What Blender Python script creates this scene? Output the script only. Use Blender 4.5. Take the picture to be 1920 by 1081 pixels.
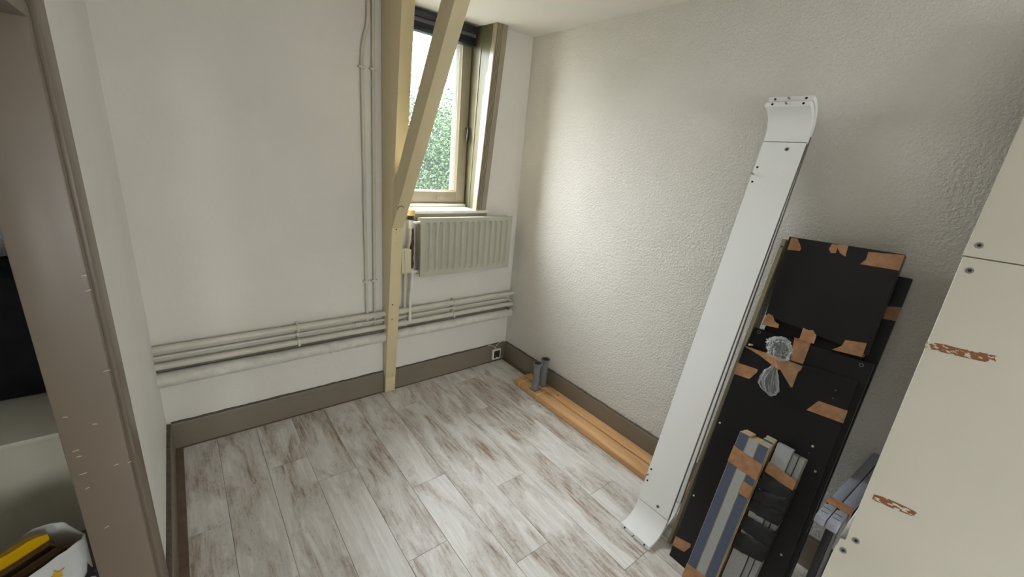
import bpy, bmesh, math, random
import numpy as np
from mathutils import Matrix, Vector, noise as mnoise

for o in list(bpy.data.objects):
    bpy.data.objects.remove(o, do_unlink=True)
SC = bpy.context.scene
COL = SC.collection
rnd = random.Random(7)

# ------------------------------------------------------------------ camera
F_PX = 775.85
RW = np.array([[0.7854776, -0.11951803, 0.60723996],
               [-0.61240672, -0.29174921, 0.73473832],
               [0.0893473, -0.94899833, -0.30235612]])   # rows: world x, y, z in camera axes
CAM = np.array([0.0, 0.0, 1.6])
cd = bpy.data.cameras.new('camera'); cam = bpy.data.objects.new('camera', cd); COL.objects.link(cam)
cd.sensor_width = 36.0; cd.lens = F_PX / 1920 * 36.0; cd.clip_start = 0.02
M = Matrix.Identity(4)
for i in range(3):
    M[i][0] = RW[i, 0]; M[i][1] = -RW[i, 1]; M[i][2] = -RW[i, 2]; M[i][3] = CAM[i]
cam.matrix_world = M
SC.camera = cam

# ------------------------------------------------------------------ world, light, exposure
W = bpy.data.worlds.new('overcast_sky'); SC.world = W; W.use_nodes = True
wn = W.node_tree; bg = wn.nodes['Background']
# plain overcast sky: the zenith three times as bright as the horizon
SKY_ZENITH = 15.0
bg.inputs['Color'].default_value = (0.965, 0.96, 1.0, 1)
w_tc = wn.nodes.new('ShaderNodeTexCoord'); w_sp = wn.nodes.new('ShaderNodeSeparateXYZ'); w_mx = wn.nodes.new('ShaderNodeMath'); w_ma = wn.nodes.new('ShaderNodeMath')
w_mx.operation = 'MAXIMUM'; w_mx.inputs[1].default_value = 0.0
w_ma.operation = 'MULTIPLY_ADD'; w_ma.inputs[1].default_value = SKY_ZENITH * 2 / 3; w_ma.inputs[2].default_value = SKY_ZENITH / 3
wn.links.new(w_tc.outputs['Generated'], w_sp.inputs[0]); wn.links.new(w_sp.outputs['Z'], w_mx.inputs[0]); wn.links.new(w_mx.outputs[0], w_ma.inputs[0])
wn.links.new(w_ma.outputs[0], bg.inputs['Strength'])
SC.view_settings.view_transform = 'Standard'; SC.view_settings.look = 'None'
SC.view_settings.exposure = 1.95; SC.view_settings.gamma = 1.0
SC.view_settings.use_curve_mapping = False

# room dimensions (metres)
XL, XR, YB, YR, ZC = -0.185, 1.985, 2.425, -2.60, 2.365
XLO = -0.275            # far side of the left wall

def portal(name, loc, rot, sx, sy):
    ld = bpy.data.lights.new(name, 'AREA'); ld.shape = 'RECTANGLE'; ld.size = sx; ld.size_y = sy
    ld.cycles.is_portal = True
    o = bpy.data.objects.new(name, ld); COL.objects.link(o)
    o.location = loc; o.rotation_euler = rot
    return o
portal('window_light_portal', (1.33, 2.72, 1.80), (-math.pi / 2, 0, 0), 0.56, 1.1)
portal('hall_fill_window_portal', (-0.91, YR - 0.17, 1.30), (math.pi / 2, 0, 0), 0.58, 0.9)  # for the added hall window
portal('rear_fill_window_portal', (0.725, YR - 0.17, 1.50), (math.pi / 2, 0, 0), 0.92, 0.92)  # for the added fill window behind the camera

# ------------------------------------------------------------------ helpers
def ray(x, y):
    return RW @ np.array([(x - 960) / F_PX, (y - 540.5) / F_PX, 1.0])
def onZ(x, y, z=0.0):
    w = ray(x, y); return CAM + w * ((z - CAM[2]) / w[2])
def onY(x, y, Y):
    w = ray(x, y); return CAM + w * (Y / w[1])
def onX(x, y, X):
    w = ray(x, y); return CAM + w * (X / w[0])
def onP(x, y, P, n):
    w = ray(x, y); P = np.array(P, float); n = np.array(n, float)
    return CAM + w * (((P - CAM) @ n) / (w @ n))

class MB:
    def __init__(s): s.v = []; s.f = []
    def add(s, vs, fs):
        b = len(s.v); s.v += [tuple(map(float, v)) for v in vs]; s.f += [[b + i for i in f] for f in fs]; return s
    def box(s, x0, x1, y0, y1, z0, z1):
        return s.add([(x0, y0, z0), (x1, y0, z0), (x1, y1, z0), (x0, y1, z0), (x0, y0, z1), (x1, y0, z1), (x1, y1, z1), (x0, y1, z1)],
                     [[3, 2, 1, 0], [4, 5, 6, 7], [0, 1, 5, 4], [1, 2, 6, 5], [2, 3, 7, 6], [3, 0, 4, 7]])
    def prism(s, A, B):
        n = len(A)
        return s.add(list(A) + list(B), [list(range(n))[::-1], list(range(n, 2 * n))] + [[i, (i + 1) % n, n + (i + 1) % n, n + i] for i in range(n)])
    def extrude(s, A, d):
        d = np.array(d, float)
        return s.prism([np.array(p, float) for p in A], [np.array(p, float) + d for p in A])
    def loft(s, rings, closed=True, caps=True):
        n = len(rings[0]); vs = [p for r in rings for p in r]; fs = []
        for k in range(len(rings) - 1):
            for i in range(n if closed else n - 1):
                j = (i + 1) % n
                fs.append([k * n + i, k * n + j, (k + 1) * n + j, (k + 1) * n + i])
        if caps and closed:
            fs.append(list(range(n))[::-1]); fs.append([(len(rings) - 1) * n + i for i in range(n)])
        return s.add(vs, fs)
    def tube(s, path, r, n=12, caps=True):
        P = [Vector(p) for p in path]; rings = []; prev = None
        for i, p in enumerate(P):
            t = (P[min(i + 1, len(P) - 1)] - P[max(i - 1, 0)]).normalized()
            if prev is None:
                u = t.cross(Vector((0, 0, 1)))
                if u.length < 1e-3: u = t.cross(Vector((0, 1, 0)))
                u.normalize()
            else:
                u = prev - t * prev.dot(t); u.normalize()
            prev = u; w = t.cross(u)
            rr = r[i] if isinstance(r, (list, tuple)) else r
            rings.append([tuple(p + (u * math.cos(2 * math.pi * k / n) + w * math.sin(2 * math.pi * k / n)) * rr) for k in range(n)])
        return s.loft(rings, True, caps)
    def lathe(s, c, prof, n=24, caps=True):
        rings = [[(c[0] + r * math.cos(2 * math.pi * k / n), c[1] + r * math.sin(2 * math.pi * k / n), c[2] + z) for k in range(n)] for r, z in prof]
        return s.loft(rings, True, caps)
    def build(s, name, mat, parent=None, smooth=False, bevel=0.0, seg=2, angle=35, recalc=True):
        me = bpy.data.meshes.new(name); me.from_pydata(s.v, [], s.f)
        if recalc or bevel:
            bm = bmesh.new(); bm.from_mesh(me)
            if recalc: bmesh.ops.recalc_face_normals(bm, faces=bm.faces)
            if bevel:
                es = [e for e in bm.edges if len(e.link_faces) == 2 and e.calc_face_angle(0) > 0.5]
                bmesh.ops.bevel(bm, geom=es, offset=bevel, segments=seg, profile=0.5, affect='EDGES', clamp_overlap=True)
            bm.to_mesh(me); bm.free()
        if smooth or bevel:
            me.shade_smooth(); me.set_sharp_from_angle(angle=math.radians(angle))
        me.update()
        o = bpy.data.objects.new(name, me); COL.objects.link(o)
        if mat: me.materials.append(mat)
        if parent: adopt(o, parent)
        return o

def adopt(o, parent):
    o.parent = parent
    o.matrix_parent_inverse = Matrix.Translation(-Vector(world_loc(parent)))
def world_loc(o):
    v = Vector(o.location)
    p = o.parent
    return v if p is None else v    # parents with offsets are always top-level empties
def tag(o, label, cat, group=None):
    o['label'] = label; o['category'] = cat
    if group: o['group'] = group
    return o
def thing(name, loc, label, cat, group=None):
    o = bpy.data.objects.new(name, None); COL.objects.link(o); o.location = tuple(map(float, loc)); o.empty_display_size = 0.05
    return tag(o, label, cat, group)
def struct(o, label=None, cat=None):
    o['kind'] = 'structure'
    if label: o['label'] = label
    if cat: o['category'] = cat
    return o
def sroot(name, loc):
    o = bpy.data.objects.new(name, None); COL.objects.link(o); o.location = tuple(map(float, loc)); o['kind'] = 'structure'
    return o

# ------------------------------------------------------------------ materials
def mk(name):
    m = bpy.data.materials.new(name); m.use_nodes = True
    nt = m.node_tree
    return m, nt, nt.nodes['Principled BSDF'], nt.nodes['Material Output']
def nd(nt, t, **kw):
    n = nt.nodes.new(t)
    for k, v in kw.items():
        if k in n.inputs.keys(): n.inputs[k].default_value = v
        else: setattr(n, k, v)
    return n
def ramp(nt, stops):
    r = nt.nodes.new('ShaderNodeValToRGB'); e = r.color_ramp.elements
    while len(e) < len(stops): e.new(0.5)
    for el, (p, c) in zip(e, stops):
        el.position = p; el.color = c if len(c) == 4 else (*c, 1)
    return r
def coords(nt, scale=(1, 1, 1), kind='Object'):
    tc = nt.nodes.new('ShaderNodeTexCoord'); mp = nt.nodes.new('ShaderNodeMapping'); mp.inputs['Scale'].default_value = scale
    nt.links.new(tc.outputs[kind], mp.inputs['Vector']); return mp
def g(v):
    return tuple(((c / 255) / 12.92 if c / 255 <= 0.04045 else ((c / 255 + 0.055) / 1.055) ** 2.4) for c in v)

def paint(name, col, rough=0.5, var=0.06, vscale=6.0, bump=0.0, bscale=60.0, bdist=0.002, spec=0.5, metal=0.0, detail=3.0, stretch=(1, 1, 1), coat=0.0, bdetail=2.0):
    m, nt, b, out = mk(name)
    L = nt.links
    mp = coords(nt, stretch)
    n1 = nd(nt, 'ShaderNodeTexNoise', Scale=vscale, Detail=detail); L.new(mp.outputs[0], n1.inputs['Vector'])
    lo = tuple(c * (1 - var) for c in col); hi = tuple(min(1, c * (1 + var)) for c in col)
    r = ramp(nt, [(0.3, lo), (0.7, hi)]); L.new(n1.outputs['Fac'], r.inputs['Fac']); L.new(r.outputs['Color'], b.inputs['Base Color'])
    b.inputs['Roughness'].default_value = rough; b.inputs['Specular IOR Level'].default_value = spec; b.inputs['Metallic'].default_value = metal
    b.inputs['Coat Weight'].default_value = coat
    if bump:
        n2 = nd(nt, 'ShaderNodeTexNoise', Scale=bscale, Detail=bdetail); L.new(mp.outputs[0], n2.inputs['Vector'])
        bp = nd(nt, 'ShaderNodeBump', Strength=bump, Distance=bdist); L.new(n2.outputs['Fac'], bp.inputs['Height']); L.new(bp.outputs['Normal'], b.inputs['Normal'])
    return m

WALL = (0.80, 0.765, 0.70)
def stipple(name, col, scale=75, dist=0.004, strength=0.7, scale2=28):
    m, nt, b, out = mk(name); L = nt.links
    mp = coords(nt)
    n1 = nd(nt, 'ShaderNodeTexNoise', Scale=1.7, Detail=4.0); L.new(mp.outputs[0], n1.inputs['Vector'])
    r = ramp(nt, [(0.35, tuple(c * 0.96 for c in col)), (0.65, tuple(min(1, c * 1.03) for c in col))]); L.new(n1.outputs['Fac'], r.inputs['Fac'])
    L.new(r.outputs['Color'], b.inputs['Base Color'])
    b.inputs['Roughness'].default_value = 0.65; b.inputs['Specular IOR Level'].default_value = 0.3
    n2 = nd(nt, 'ShaderNodeTexNoise', Scale=scale, Detail=3.0, Roughness=0.55); L.new(mp.outputs[0], n2.inputs['Vector'])
    n2.inputs['Distortion'].default_value = 0.15
    n3 = nd(nt, 'ShaderNodeTexNoise', Scale=scale2, Detail=2.0); L.new(mp.outputs[0], n3.inputs['Vector'])
    rr = ramp(nt, [(0.38, (0, 0, 0)), (0.62, (1, 1, 1))]); L.new(n2.outputs['Fac'], rr.inputs['Fac'])
    ad = nd(nt, 'ShaderNodeMath', operation='MULTIPLY_ADD'); L.new(n3.outputs['Fac'], ad.inputs[0]); ad.inputs[1].default_value = 0.9; L.new(rr.outputs['Color'], ad.inputs[2])
    bp = nd(nt, 'ShaderNodeBump', Strength=strength, Distance=dist); L.new(ad.outputs[0], bp.inputs['Height']); L.new(bp.outputs['Normal'], b.inputs['Normal'])
    return m

m_stip = stipple('stippled_plaster', (0.76, 0.73, 0.675), 105, 0.0035, 0.62)
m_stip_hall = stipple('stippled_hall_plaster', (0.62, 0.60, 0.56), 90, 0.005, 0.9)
m_wall = stipple('smooth_painted_plaster', (0.79, 0.755, 0.69), 40, 0.0012, 0.5, 9)
m_wall_l = stipple('white_painted_plaster', (0.89, 0.88, 0.845), 30, 0.0008, 0.4, 8)
m_ceil = paint('ceiling_paint', (0.83, 0.80, 0.745), 0.7, 0.02, 2, 0.3, 25, 0.001)
m_taupe = paint('taupe_gloss_paint', g((128, 118, 104)), 0.35, 0.05, 5, 0.15, 40, 0.001)
m_taupe_d = paint('taupe_door_paint', g((120, 107, 92)), 0.38, 0.05, 4, 0.2, 30, 0.001)
m_chip = paint('bare_chipped_paint', g((196, 184, 164)), 0.6)
m_caulk = paint('dirty_caulk', g((88, 80, 68)), 0.8, 0.3, 60)
m_cream = paint('cream_timber_paint', g((222, 206, 166)), 0.38, 0.05, 5, 0.25, 30, 0.0015, stretch=(1, 1, 0.25))
m_dark = paint('dark_hole', (0.012, 0.010, 0.008), 0.8)
m_trimp = paint('greige_window_paint', g((152, 142, 122)), 0.3, 0.05, 8, 0.1, 40, 0.001)
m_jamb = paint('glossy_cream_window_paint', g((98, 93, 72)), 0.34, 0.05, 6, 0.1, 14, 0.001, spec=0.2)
m_sillw = paint('white_window_sill_paint', g((225, 222, 212)), 0.3, 0.08, 9)
m_rad = paint('radiator_enamel', g((186, 184, 168)), 0.35, 0.03, 10)
m_pipe = paint('painted_pipe', g((212, 206, 190)), 0.4, 0.06, 14, 0.2, 60, 0.001)
m_pipew = paint('whitewashed_pipe', g((214, 210, 200)), 0.6, 0.10, 22, 0.5, 40, 0.003)
m_black_pl = paint('black_plastic', (0.012, 0.012, 0.014), 0.35)
m_blind = paint('black_blind_metal', (0.018, 0.018, 0.022), 0.3)
m_blind_g = paint('grey_blind_fabric', (0.10, 0.10, 0.115), 0.5)
m_ivory = paint('ivory_plastic', g((214, 203, 172)), 0.4, 0.03)
m_knob = paint('yellowed_knob_plastic', g((222, 190, 120)), 0.4, 0.08, 40)
m_white_pl = paint('white_plastic', g((230, 228, 220)), 0.4, 0.02)
m_rust = paint('torn_brown_wrap', g((92, 66, 46)), 0.8, 0.3, 60)
m_lam = paint('white_laminate', g((243, 244, 243)), 0.28, 0.015, 3)
m_lam2 = paint('cream_laminate', g((207, 201, 186)), 0.34, 0.02, 3)
m_edge = paint('cream_edge_band', g((200, 194, 172)), 0.45, 0.05, 20)
m_edged = paint('grey_edge_band', g((120, 112, 108)), 0.5, 0.1, 30)
m_blk = paint('black_melamine', (0.0125, 0.0120, 0.0130), 0.34, 0.1, 8, spec=0.4)
m_steel = paint('zinc_screw', g((150, 150, 150)), 0.35, 0.15, 80, metal=0.9)
m_brass = paint('pale_dowel', g((220, 200, 170)), 0.5, 0.1, 80)
m_legm = paint('grey_powder_coat', g((132, 133, 137)), 0.4, 0.05, 30, 0.1, 200, 0.0005)
m_greybar = paint('grey_blue_coated_bar', g((150, 154, 166)), 0.45, 0.06, 20, 0.1, 150, 0.0006)
m_greyside = paint('grey_coated_side', g((128, 128, 128)), 0.5, 0.06, 20)
m_slblue = paint('slate_blue_foil', g((82, 91, 113)), 0.5, 0.06, 90, 0.2, 300, 0.0005)
m_slgrey = paint('light_grey_foil', g((168, 170, 170)), 0.5, 0.05, 90, 0.2, 300, 0.0005)
m_cut = paint('cut_wood_edge', g((205, 180, 145)), 0.7, 0.12, 50, stretch=(1, 1, 0.2))
m_strap = paint('black_strap_fabric', (0.016, 0.016, 0.017), 0.75, 0.2, 30, 0.5, 60, 0.004)
m_leaf, nt, b, out = mk('leaf_green')
n1 = nd(nt, 'ShaderNodeTexNoise', Scale=3.0, Detail=4.0); nt.links.new(coords(nt).outputs[0], n1.inputs['Vector'])
r = ramp(nt, [(0.3, (0.012, 0.023, 0.013)), (0.7, (0.032, 0.055, 0.020))]); nt.links.new(n1.outputs['Fac'], r.inputs['Fac']); nt.links.new(r.outputs['Color'], b.inputs['Base Color'])
b.inputs['Roughness'].default_value = 0.8; b.inputs['Specular IOR Level'].default_value = 0.02
m_bark = paint('tree_bark', (0.10, 0.075, 0.055), 0.9, 0.3, 8, 0.8, 20, 0.02)
m_ground = paint('outdoor_lawn', (0.08, 0.08, 0.07), 0.9, 0.3, 2)
m_blackbag = paint('black_bag_fabric', (0.006, 0.006, 0.0065), 0.7, 0.3, 12, 0.6, 25, 0.006, spec=0.2)
m_ledge = paint('greige_ledge_paint', g((206, 200, 180)), 0.5, 0.04, 4)
m_tote = paint('white_tote_plastic', g((222, 220, 216)), 0.45, 0.08, 9, 0.5, 12, 0.01)
m_yellow = paint('yellow_plastic', g((232, 180, 10)), 0.4, 0.05, 8)
m_star = paint('yellow_print', g((224, 182, 60)), 0.5, 0.03)
m_card = paint('brown_cardboard', g((96, 72, 44)), 0.8, 0.08, 14)

def tape_mat():
    m, nt, b, out = mk('brown_packing_tape'); L = nt.links
    mp = coords(nt)
    n1 = nd(nt, 'ShaderNodeTexNoise', Scale=45.0, Detail=4.0); L.new(mp.outputs[0], n1.inputs['Vector'])
    r = ramp(nt, [(0.3, g((158, 115, 82))), (0.7, g((184, 140, 104)))]); L.new(n1.outputs['Fac'], r.inputs['Fac']); L.new(r.outputs['Color'], b.inputs['Base Color'])
    b.inputs['Roughness'].default_value = 0.33
    n2 = nd(nt, 'ShaderNodeTexNoise', Scale=70.0, Detail=3.0); L.new(mp.outputs[0], n2.inputs['Vector'])
    bp = nd(nt, 'ShaderNodeBump', Strength=0.35, Distance=0.003); L.new(n2.outputs['Fac'], bp.inputs['Height']); L.new(bp.outputs['Normal'], b.inputs['Normal'])
    return m
m_tape = tape_mat()
def residue_mat():
    m, nt, b, out = mk('torn_tape_residue'); L = nt.links
    mp = coords(nt, (1, 1, 2.2))
    n1 = nd(nt, 'ShaderNodeTexNoise', Scale=70.0, Detail=3.0); L.new(mp.outputs[0], n1.inputs['Vector'])
    r = ramp(nt, [(0.53, g((134, 84, 48))), (0.57, g((207, 201, 186)))]); L.new(n1.outputs['Fac'], r.inputs['Fac']); L.new(r.outputs['Color'], b.inputs['Base Color'])
    b.inputs['Roughness'].default_value = 0.6
    return m
m_resid = residue_mat()
def wood_mat():
    m, nt, b, out = mk('varnished_pine'); L = nt.links
    mp = coords(nt, (14, 1.0, 14))
    n1 = nd(nt, 'ShaderNodeTexNoise', Scale=3.0, Detail=5.0, Distortion=0.8); L.new(mp.outputs[0], n1.inputs['Vector'])
    r = ramp(nt, [(0.25, g((202, 150, 98))), (0.5, g((224, 175, 124))), (0.8, g((236, 194, 146)))]); L.new(n1.outputs['Fac'], r.inputs['Fac']); L.new(r.outputs['Color'], b.inputs['Base Color'])
    b.inputs['Roughness'].default_value = 0.35
    return m
m_pine = wood_mat()
def floor_mat():
    m, nt, b, out = mk('whitewashed_vinyl_plank'); L = nt.links
    tc = nt.nodes.new('ShaderNodeTexCoord'); oi = nt.nodes.new('ShaderNodeObjectInfo')
    mul = nd(nt, 'ShaderNodeMath', operation='MULTIPLY'); L.new(oi.outputs['Random'], mul.inputs[0]); mul.inputs[1].default_value = 37.0
    cmb = nt.nodes.new('ShaderNodeCombineXYZ'); L.new(mul.outputs[0], cmb.inputs['X']); L.new(mul.outputs[0], cmb.inputs['Z'])
    ad = nd(nt, 'ShaderNodeVectorMath', operation='ADD'); L.new(tc.outputs['Object'], ad.inputs[0]); L.new(cmb.outputs[0], ad.inputs[1])
    def noise(sc, scale, det, dist=0.0, rough=0.5):
        mp = nt.nodes.new('ShaderNodeMapping'); mp.inputs['Scale'].default_value = sc; L.new(ad.outputs[0], mp.inputs['Vector'])
        n = nd(nt, 'ShaderNodeTexNoise', Scale=scale, Detail=det, Distortion=dist, Roughness=rough); L.new(mp.outputs[0], n.inputs['Vector']); return n
    patch = noise((5.0, 1.3, 1), 1.5, 6.0, 0.7, 0.62)      # broad worn patches
    streak = noise((70, 5, 1), 1.0, 6.0, 0.5, 0.65)       # fine grain
    chip = noise((60, 22, 1), 1.6, 5.0, 1.2, 0.7)         # crackle
    rp = ramp(nt, [(0.44, (0, 0, 0)), (0.60, (1, 1, 1))]); L.new(patch.outputs['Fac'], rp.inputs['Fac'])
    rs = ramp(nt, [(0.36, (0, 0, 0)), (0.62, (1, 1, 1))]); L.new(streak.outputs['Fac'], rs.inputs['Fac'])
    rc = ramp(nt, [(0.53, (0, 0, 0)), (0.66, (1, 1, 1))]); L.new(chip.outputs['Fac'], rc.inputs['Fac'])
    mx = nd(nt, 'ShaderNodeMix', data_type='RGBA'); mx.inputs[6].default_value = (*g((214, 209, 203)), 1); mx.inputs[7].default_value = (*g((233, 230, 226)), 1)
    L.new(rs.outputs['Color'], mx.inputs[0])
    f1 = nd(nt, 'ShaderNodeMath', operation='MULTIPLY'); L.new(rp.outputs['Color'], f1.inputs[0]); L.new(rs.outputs['Color'], f1.inputs[1])
    f1b = nd(nt, 'ShaderNodeMath', operation='MULTIPLY'); L.new(f1.outputs[0], f1b.inputs[0]); f1b.inputs[1].default_value = 0.95
    mx2 = nd(nt, 'ShaderNodeMix', data_type='RGBA'); L.new(f1b.outputs[0], mx2.inputs[0]); L.new(mx.outputs[2], mx2.inputs[6]); mx2.inputs[7].default_value = (*g((140, 115, 91)), 1)
    f2 = nd(nt, 'ShaderNodeMath', operation='MULTIPLY'); L.new(rc.outputs['Color'], f2.inputs[0])
    ra = ramp(nt, [(0.42, (0.06, 0.06, 0.06)), (0.60, (0.6, 0.6, 0.6))]); L.new(patch.outputs['Fac'], ra.inputs['Fac']); L.new(ra.outputs['Color'], f2.inputs[1])
    mx3 = nd(nt, 'ShaderNodeMix', data_type='RGBA'); L.new(f2.outputs[0], mx3.inputs[0]); L.new(mx2.outputs[2], mx3.inputs[6]); mx3.inputs[7].default_value = (*g((112, 96, 80)), 1)
    L.new(mx3.outputs[2], b.inputs['Base Color'])
    b.inputs['Roughness'].default_value = 0.42; b.inputs['Specular IOR Level'].default_value = 0.55
    bp = nd(nt, 'ShaderNodeBump', Strength=0.25, Distance=0.0012); L.new(streak.outputs['Fac'], bp.inputs['Height']); L.new(bp.outputs['Normal'], b.inputs['Normal'])
    return m
m_floor = floor_mat()
def glass_mat():
    m, nt, b, out = mk('dusty_window_glass'); L = nt.links
    nt.nodes.remove(b)
    tr = nt.nodes.new('ShaderNodeBsdfTransparent'); tr.inputs['Color'].default_value = (0.94, 0.97, 0.96, 1)
    gl = nt.nodes.new('ShaderNodeBsdfGlossy'); gl.inputs['Roughness'].default_value = 0.02
    tl = nt.nodes.new('ShaderNodeBsdfTranslucent'); tl.inputs['Color'].default_value = (0.85, 0.92, 0.95, 1)
    lw = nd(nt, 'ShaderNodeLayerWeight', Blend=0.5)          # thin pane: Schlick reflectance, no total internal reflection
    pw = nd(nt, 'ShaderNodeMath', operation='POWER'); L.new(lw.outputs['Facing'], pw.inputs[0]); pw.inputs[1].default_value = 5.0
    fr = nd(nt, 'ShaderNodeMath', operation='MULTIPLY_ADD'); L.new(pw.outputs[0], fr.inputs[0]); fr.inputs[1].default_value = 0.9; fr.inputs[2].default_value = 0.035
    m1 = nt.nodes.new('ShaderNodeMixShader'); m1.inputs[0].default_value = 0.006; L.new(tr.outputs[0], m1.inputs[1]); L.new(tl.outputs[0], m1.inputs[2])
    m2 = nt.nodes.new('ShaderNodeMixShader'); L.new(fr.outputs[0], m2.inputs[0]); L.new(m1.outputs[0], m2.inputs[1]); L.new(gl.outputs[0], m2.inputs[2])
    L.new(m2.outputs[0], out.inputs['Surface'])
    return m
m_glass = glass_mat()
def film_mat():
    m, nt, b, out = mk('clear_plastic_film'); L = nt.links
    b.inputs['Base Color'].default_value = (0.85, 0.87, 0.9, 1); b.inputs['Roughness'].default_value = 0.18
    tr = nt.nodes.new('ShaderNodeBsdfTransparent')
    b.inputs['Roughness'].default_value = 0.14
    lw = nd(nt, 'ShaderNodeLayerWeight', Blend=0.35)
    r = ramp(nt, [(0.05, (0.10, 0.10, 0.10)), (0.55, (0.55, 0.55, 0.55)), (1.0, (0.9, 0.9, 0.9))]); L.new(lw.outputs['Facing'], r.inputs['Fac'])
    ms = nt.nodes.new('ShaderNodeMixShader'); L.new(r.outputs['Color'], ms.inputs[0]); L.new(tr.outputs[0], ms.inputs[1]); L.new(b.outputs[0], ms.inputs[2])
    L.new(ms.outputs[0], out.inputs['Surface'])
    return m
m_film = film_mat()

# ================================================================== ROOM SHELL
# floor: subfloor slab with separate planks laid along y
fl = struct(MB().box(-2.3, XR + 0.25, YR - 0.25, 3.1, -0.15, -0.008).build('floor', paint('subfloor', (0.10, 0.085, 0.07), 0.9)))
PW, PLN = 0.182, 1.26
known = {0: 1.17, -1: 1.80, 2: 0.92, 4: 0.64, 1: 1.52, 3: 1.30, 5: 1.00, -2: 0.75, -3: 1.35, -4: 0.5}
plank_cache = {}
def floor_plank(x0, x1, y0, y1):
    key = (round(x1 - x0, 4), round(y1 - y0, 4))
    gp = 0.0006
    if key not in plank_cache:
        o = MB().box(-key[0] / 2 + gp, key[0] / 2 - gp, -key[1] / 2 + gp, key[1] / 2 - gp, -0.008, 0.0).build('plank', m_floor, None, bevel=0.0008, seg=1)
        plank_cache[key] = o
    else:
        o = plank_cache[key].copy(); COL.objects.link(o)
    o.location = ((x0 + x1) / 2, (y0 + y1) / 2, 0)
    o.parent = fl
for k in range(-5, 9):
    x0 = 0.556 + PW * k; x1 = x0 + PW
    x0 = max(x0, XL); x1 = min(x1, XR)
    if x1 - x0 < 0.01: continue
    ys = known.get(k, rnd.uniform(0.4, 1.6))
    cuts = [y for y in (ys + PLN * j for j in range(-4, 4)) if YR + 0.03 < y < YB - 0.03]
    cuts = [YR] + cuts + [YB]
    for a, bb in zip(cuts[:-1], cuts[1:]): floor_plank(x0, x1, a, bb)
m_hallfl = paint('hall_lino', g((120, 108, 92)), 0.5, 0.1, 8)
MB().box(-2.0, XL, YR, 2.75, -0.008, 0.0).build('hall_covering', m_hallfl, fl)

struct(MB().box(XLO, XR + 0.2, YR - 0.2, YB + 0.24, ZC, ZC + 0.12).build('ceiling', m_ceil))
struct(MB().box(-2.15, XLO, YR - 0.2, 2.90, ZC, ZC + 0.12).build('ceiling_hall', m_ceil))

# back wall with the window niche (opening X 1.10..1.68, z 1.20..ceiling)
wb = MB().box(XL, 1.02, YB, YB + 0.24, 0, ZC).box(1.66, XR + 0.2, YB, YB + 0.24, 0, ZC).box(1.02, 1.66, YB, YB + 0.24, 0, 1.20)
struct(wb.build('wall_back', m_wall))
struct(MB().box(XR, XR + 0.2, YR - 0.2, YB, 0, ZC).build('wall_right', m_stip))
DY0, DY1, DZ = 0.40, 1.262, 1.765      # doorway in the left wall
wl = MB().box(XLO, XL, YR - 0.2, DY0 - 0.03, 0, ZC).box(XLO, XL, DY1 + 0.03, 2.75, 0, ZC).box(XLO, XL, DY0 - 0.03, DY1 + 0.03, DZ + 0.03, ZC)
struct(wl.build('wall_left', m_wall_l))
# rear wall behind the camera, with an unseen window added as fill light
RX0, RX1, RZ0, RZ1 = 0.26, 1.18, 1.04, 1.96
wr = MB().box(XL, RX0, YR - 0.2, YR, 0, ZC).box(RX1, XR, YR - 0.2, YR, 0, ZC).box(RX0, RX1, YR - 0.2, YR, 0, RZ0).box(RX0, RX1, YR - 0.2, YR, RZ1, ZC)
struct(wr.build('wall_rear', m_wall))
# hall behind the left wall
struct(MB().box(-2.0, XLO, 2.75, 2.90, 0, ZC).build('wall_hall_back', m_stip_hall))
struct(MB().box(-2.15, -2.0, YR - 0.2, 2.90, 0, ZC).build('wall_hall_left', m_stip_hall))
HX0, HX1, HZ0, HZ1 = -1.20, -0.62, 0.85, 1.75
struct(MB().box(-2.0, HX0, YR - 0.2, YR, 0, ZC).box(HX1, XLO, YR - 0.2, YR, 0, ZC).box(HX0, HX1, YR - 0.2, YR, 0, HZ0).box(HX0, HX1, YR - 0.2, YR, HZ1, ZC).build('wall_hall_rear', m_stip_hall))
w3 = sroot('fill_window_3', ((HX0 + HX1) / 2, YR, HZ0))  # unseen window added to lighten the hall
for (a, bb, c0, d0) in [(HX0, HX0 + 0.04, HZ0, HZ1), (HX1 - 0.04, HX1, HZ0, HZ1)]: MB().box(a, bb, YR - 0.12, YR - 0.07, c0, d0).build('stile', m_sillw, w3)
for (c0, d0) in [(HZ0, HZ0 + 0.04), (HZ1 - 0.04, HZ1)]: MB().box(HX0 + 0.04, HX1 - 0.04, YR - 0.12, YR - 0.07, c0, d0).build('rail', m_sillw, w3)
MB().box(HX0 + 0.04, HX1 - 0.04, YR - 0.10, YR - 0.096, HZ0 + 0.04, HZ1 - 0.04).build('pane', m_glass, w3)

# baseboards with an uneven caulked top edge
def ragged(axis, a0, a1, face, back, h, name, skip=None):
    root = sroot(name, (a0 if axis == 'x' else face, face if axis == 'x' else a0, 0))
    n = max(2, int(abs(a1 - a0) / 0.02)); rings = []; cr = []
    for i in range(n + 1):
        a = a0 + (a1 - a0) * i / n
        t = h + 0.0025 * mnoise.noise(Vector((a * 9, 3.1, h))) + 0.001 * rnd.uniform(-1, 1)
        t2 = t + 0.0035 + 0.004 * max(0, mnoise.noise(Vector((a * 14, 7.7, h)))) + rnd.uniform(0, 0.0015)
        P = lambda d, z: (a, d, z) if axis == 'x' else (d, a, z)
        f2 = face + (back - face) * 0.15
        rings.append([P(face, 0.0), P(face, t - 0.004), P(f2, t), P(back, t), P(back, 0.0)])
        cr.append([P(f2, t - 0.001), P(f2 + (back - face) * 0.2, t2), P(back, t2 + 0.002), P(back, t - 0.001)])
    MB().loft(rings).build('board', m_taupe, root)
    MB().loft(cr).build('caulk_line', m_caulk, root)
    return root
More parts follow.
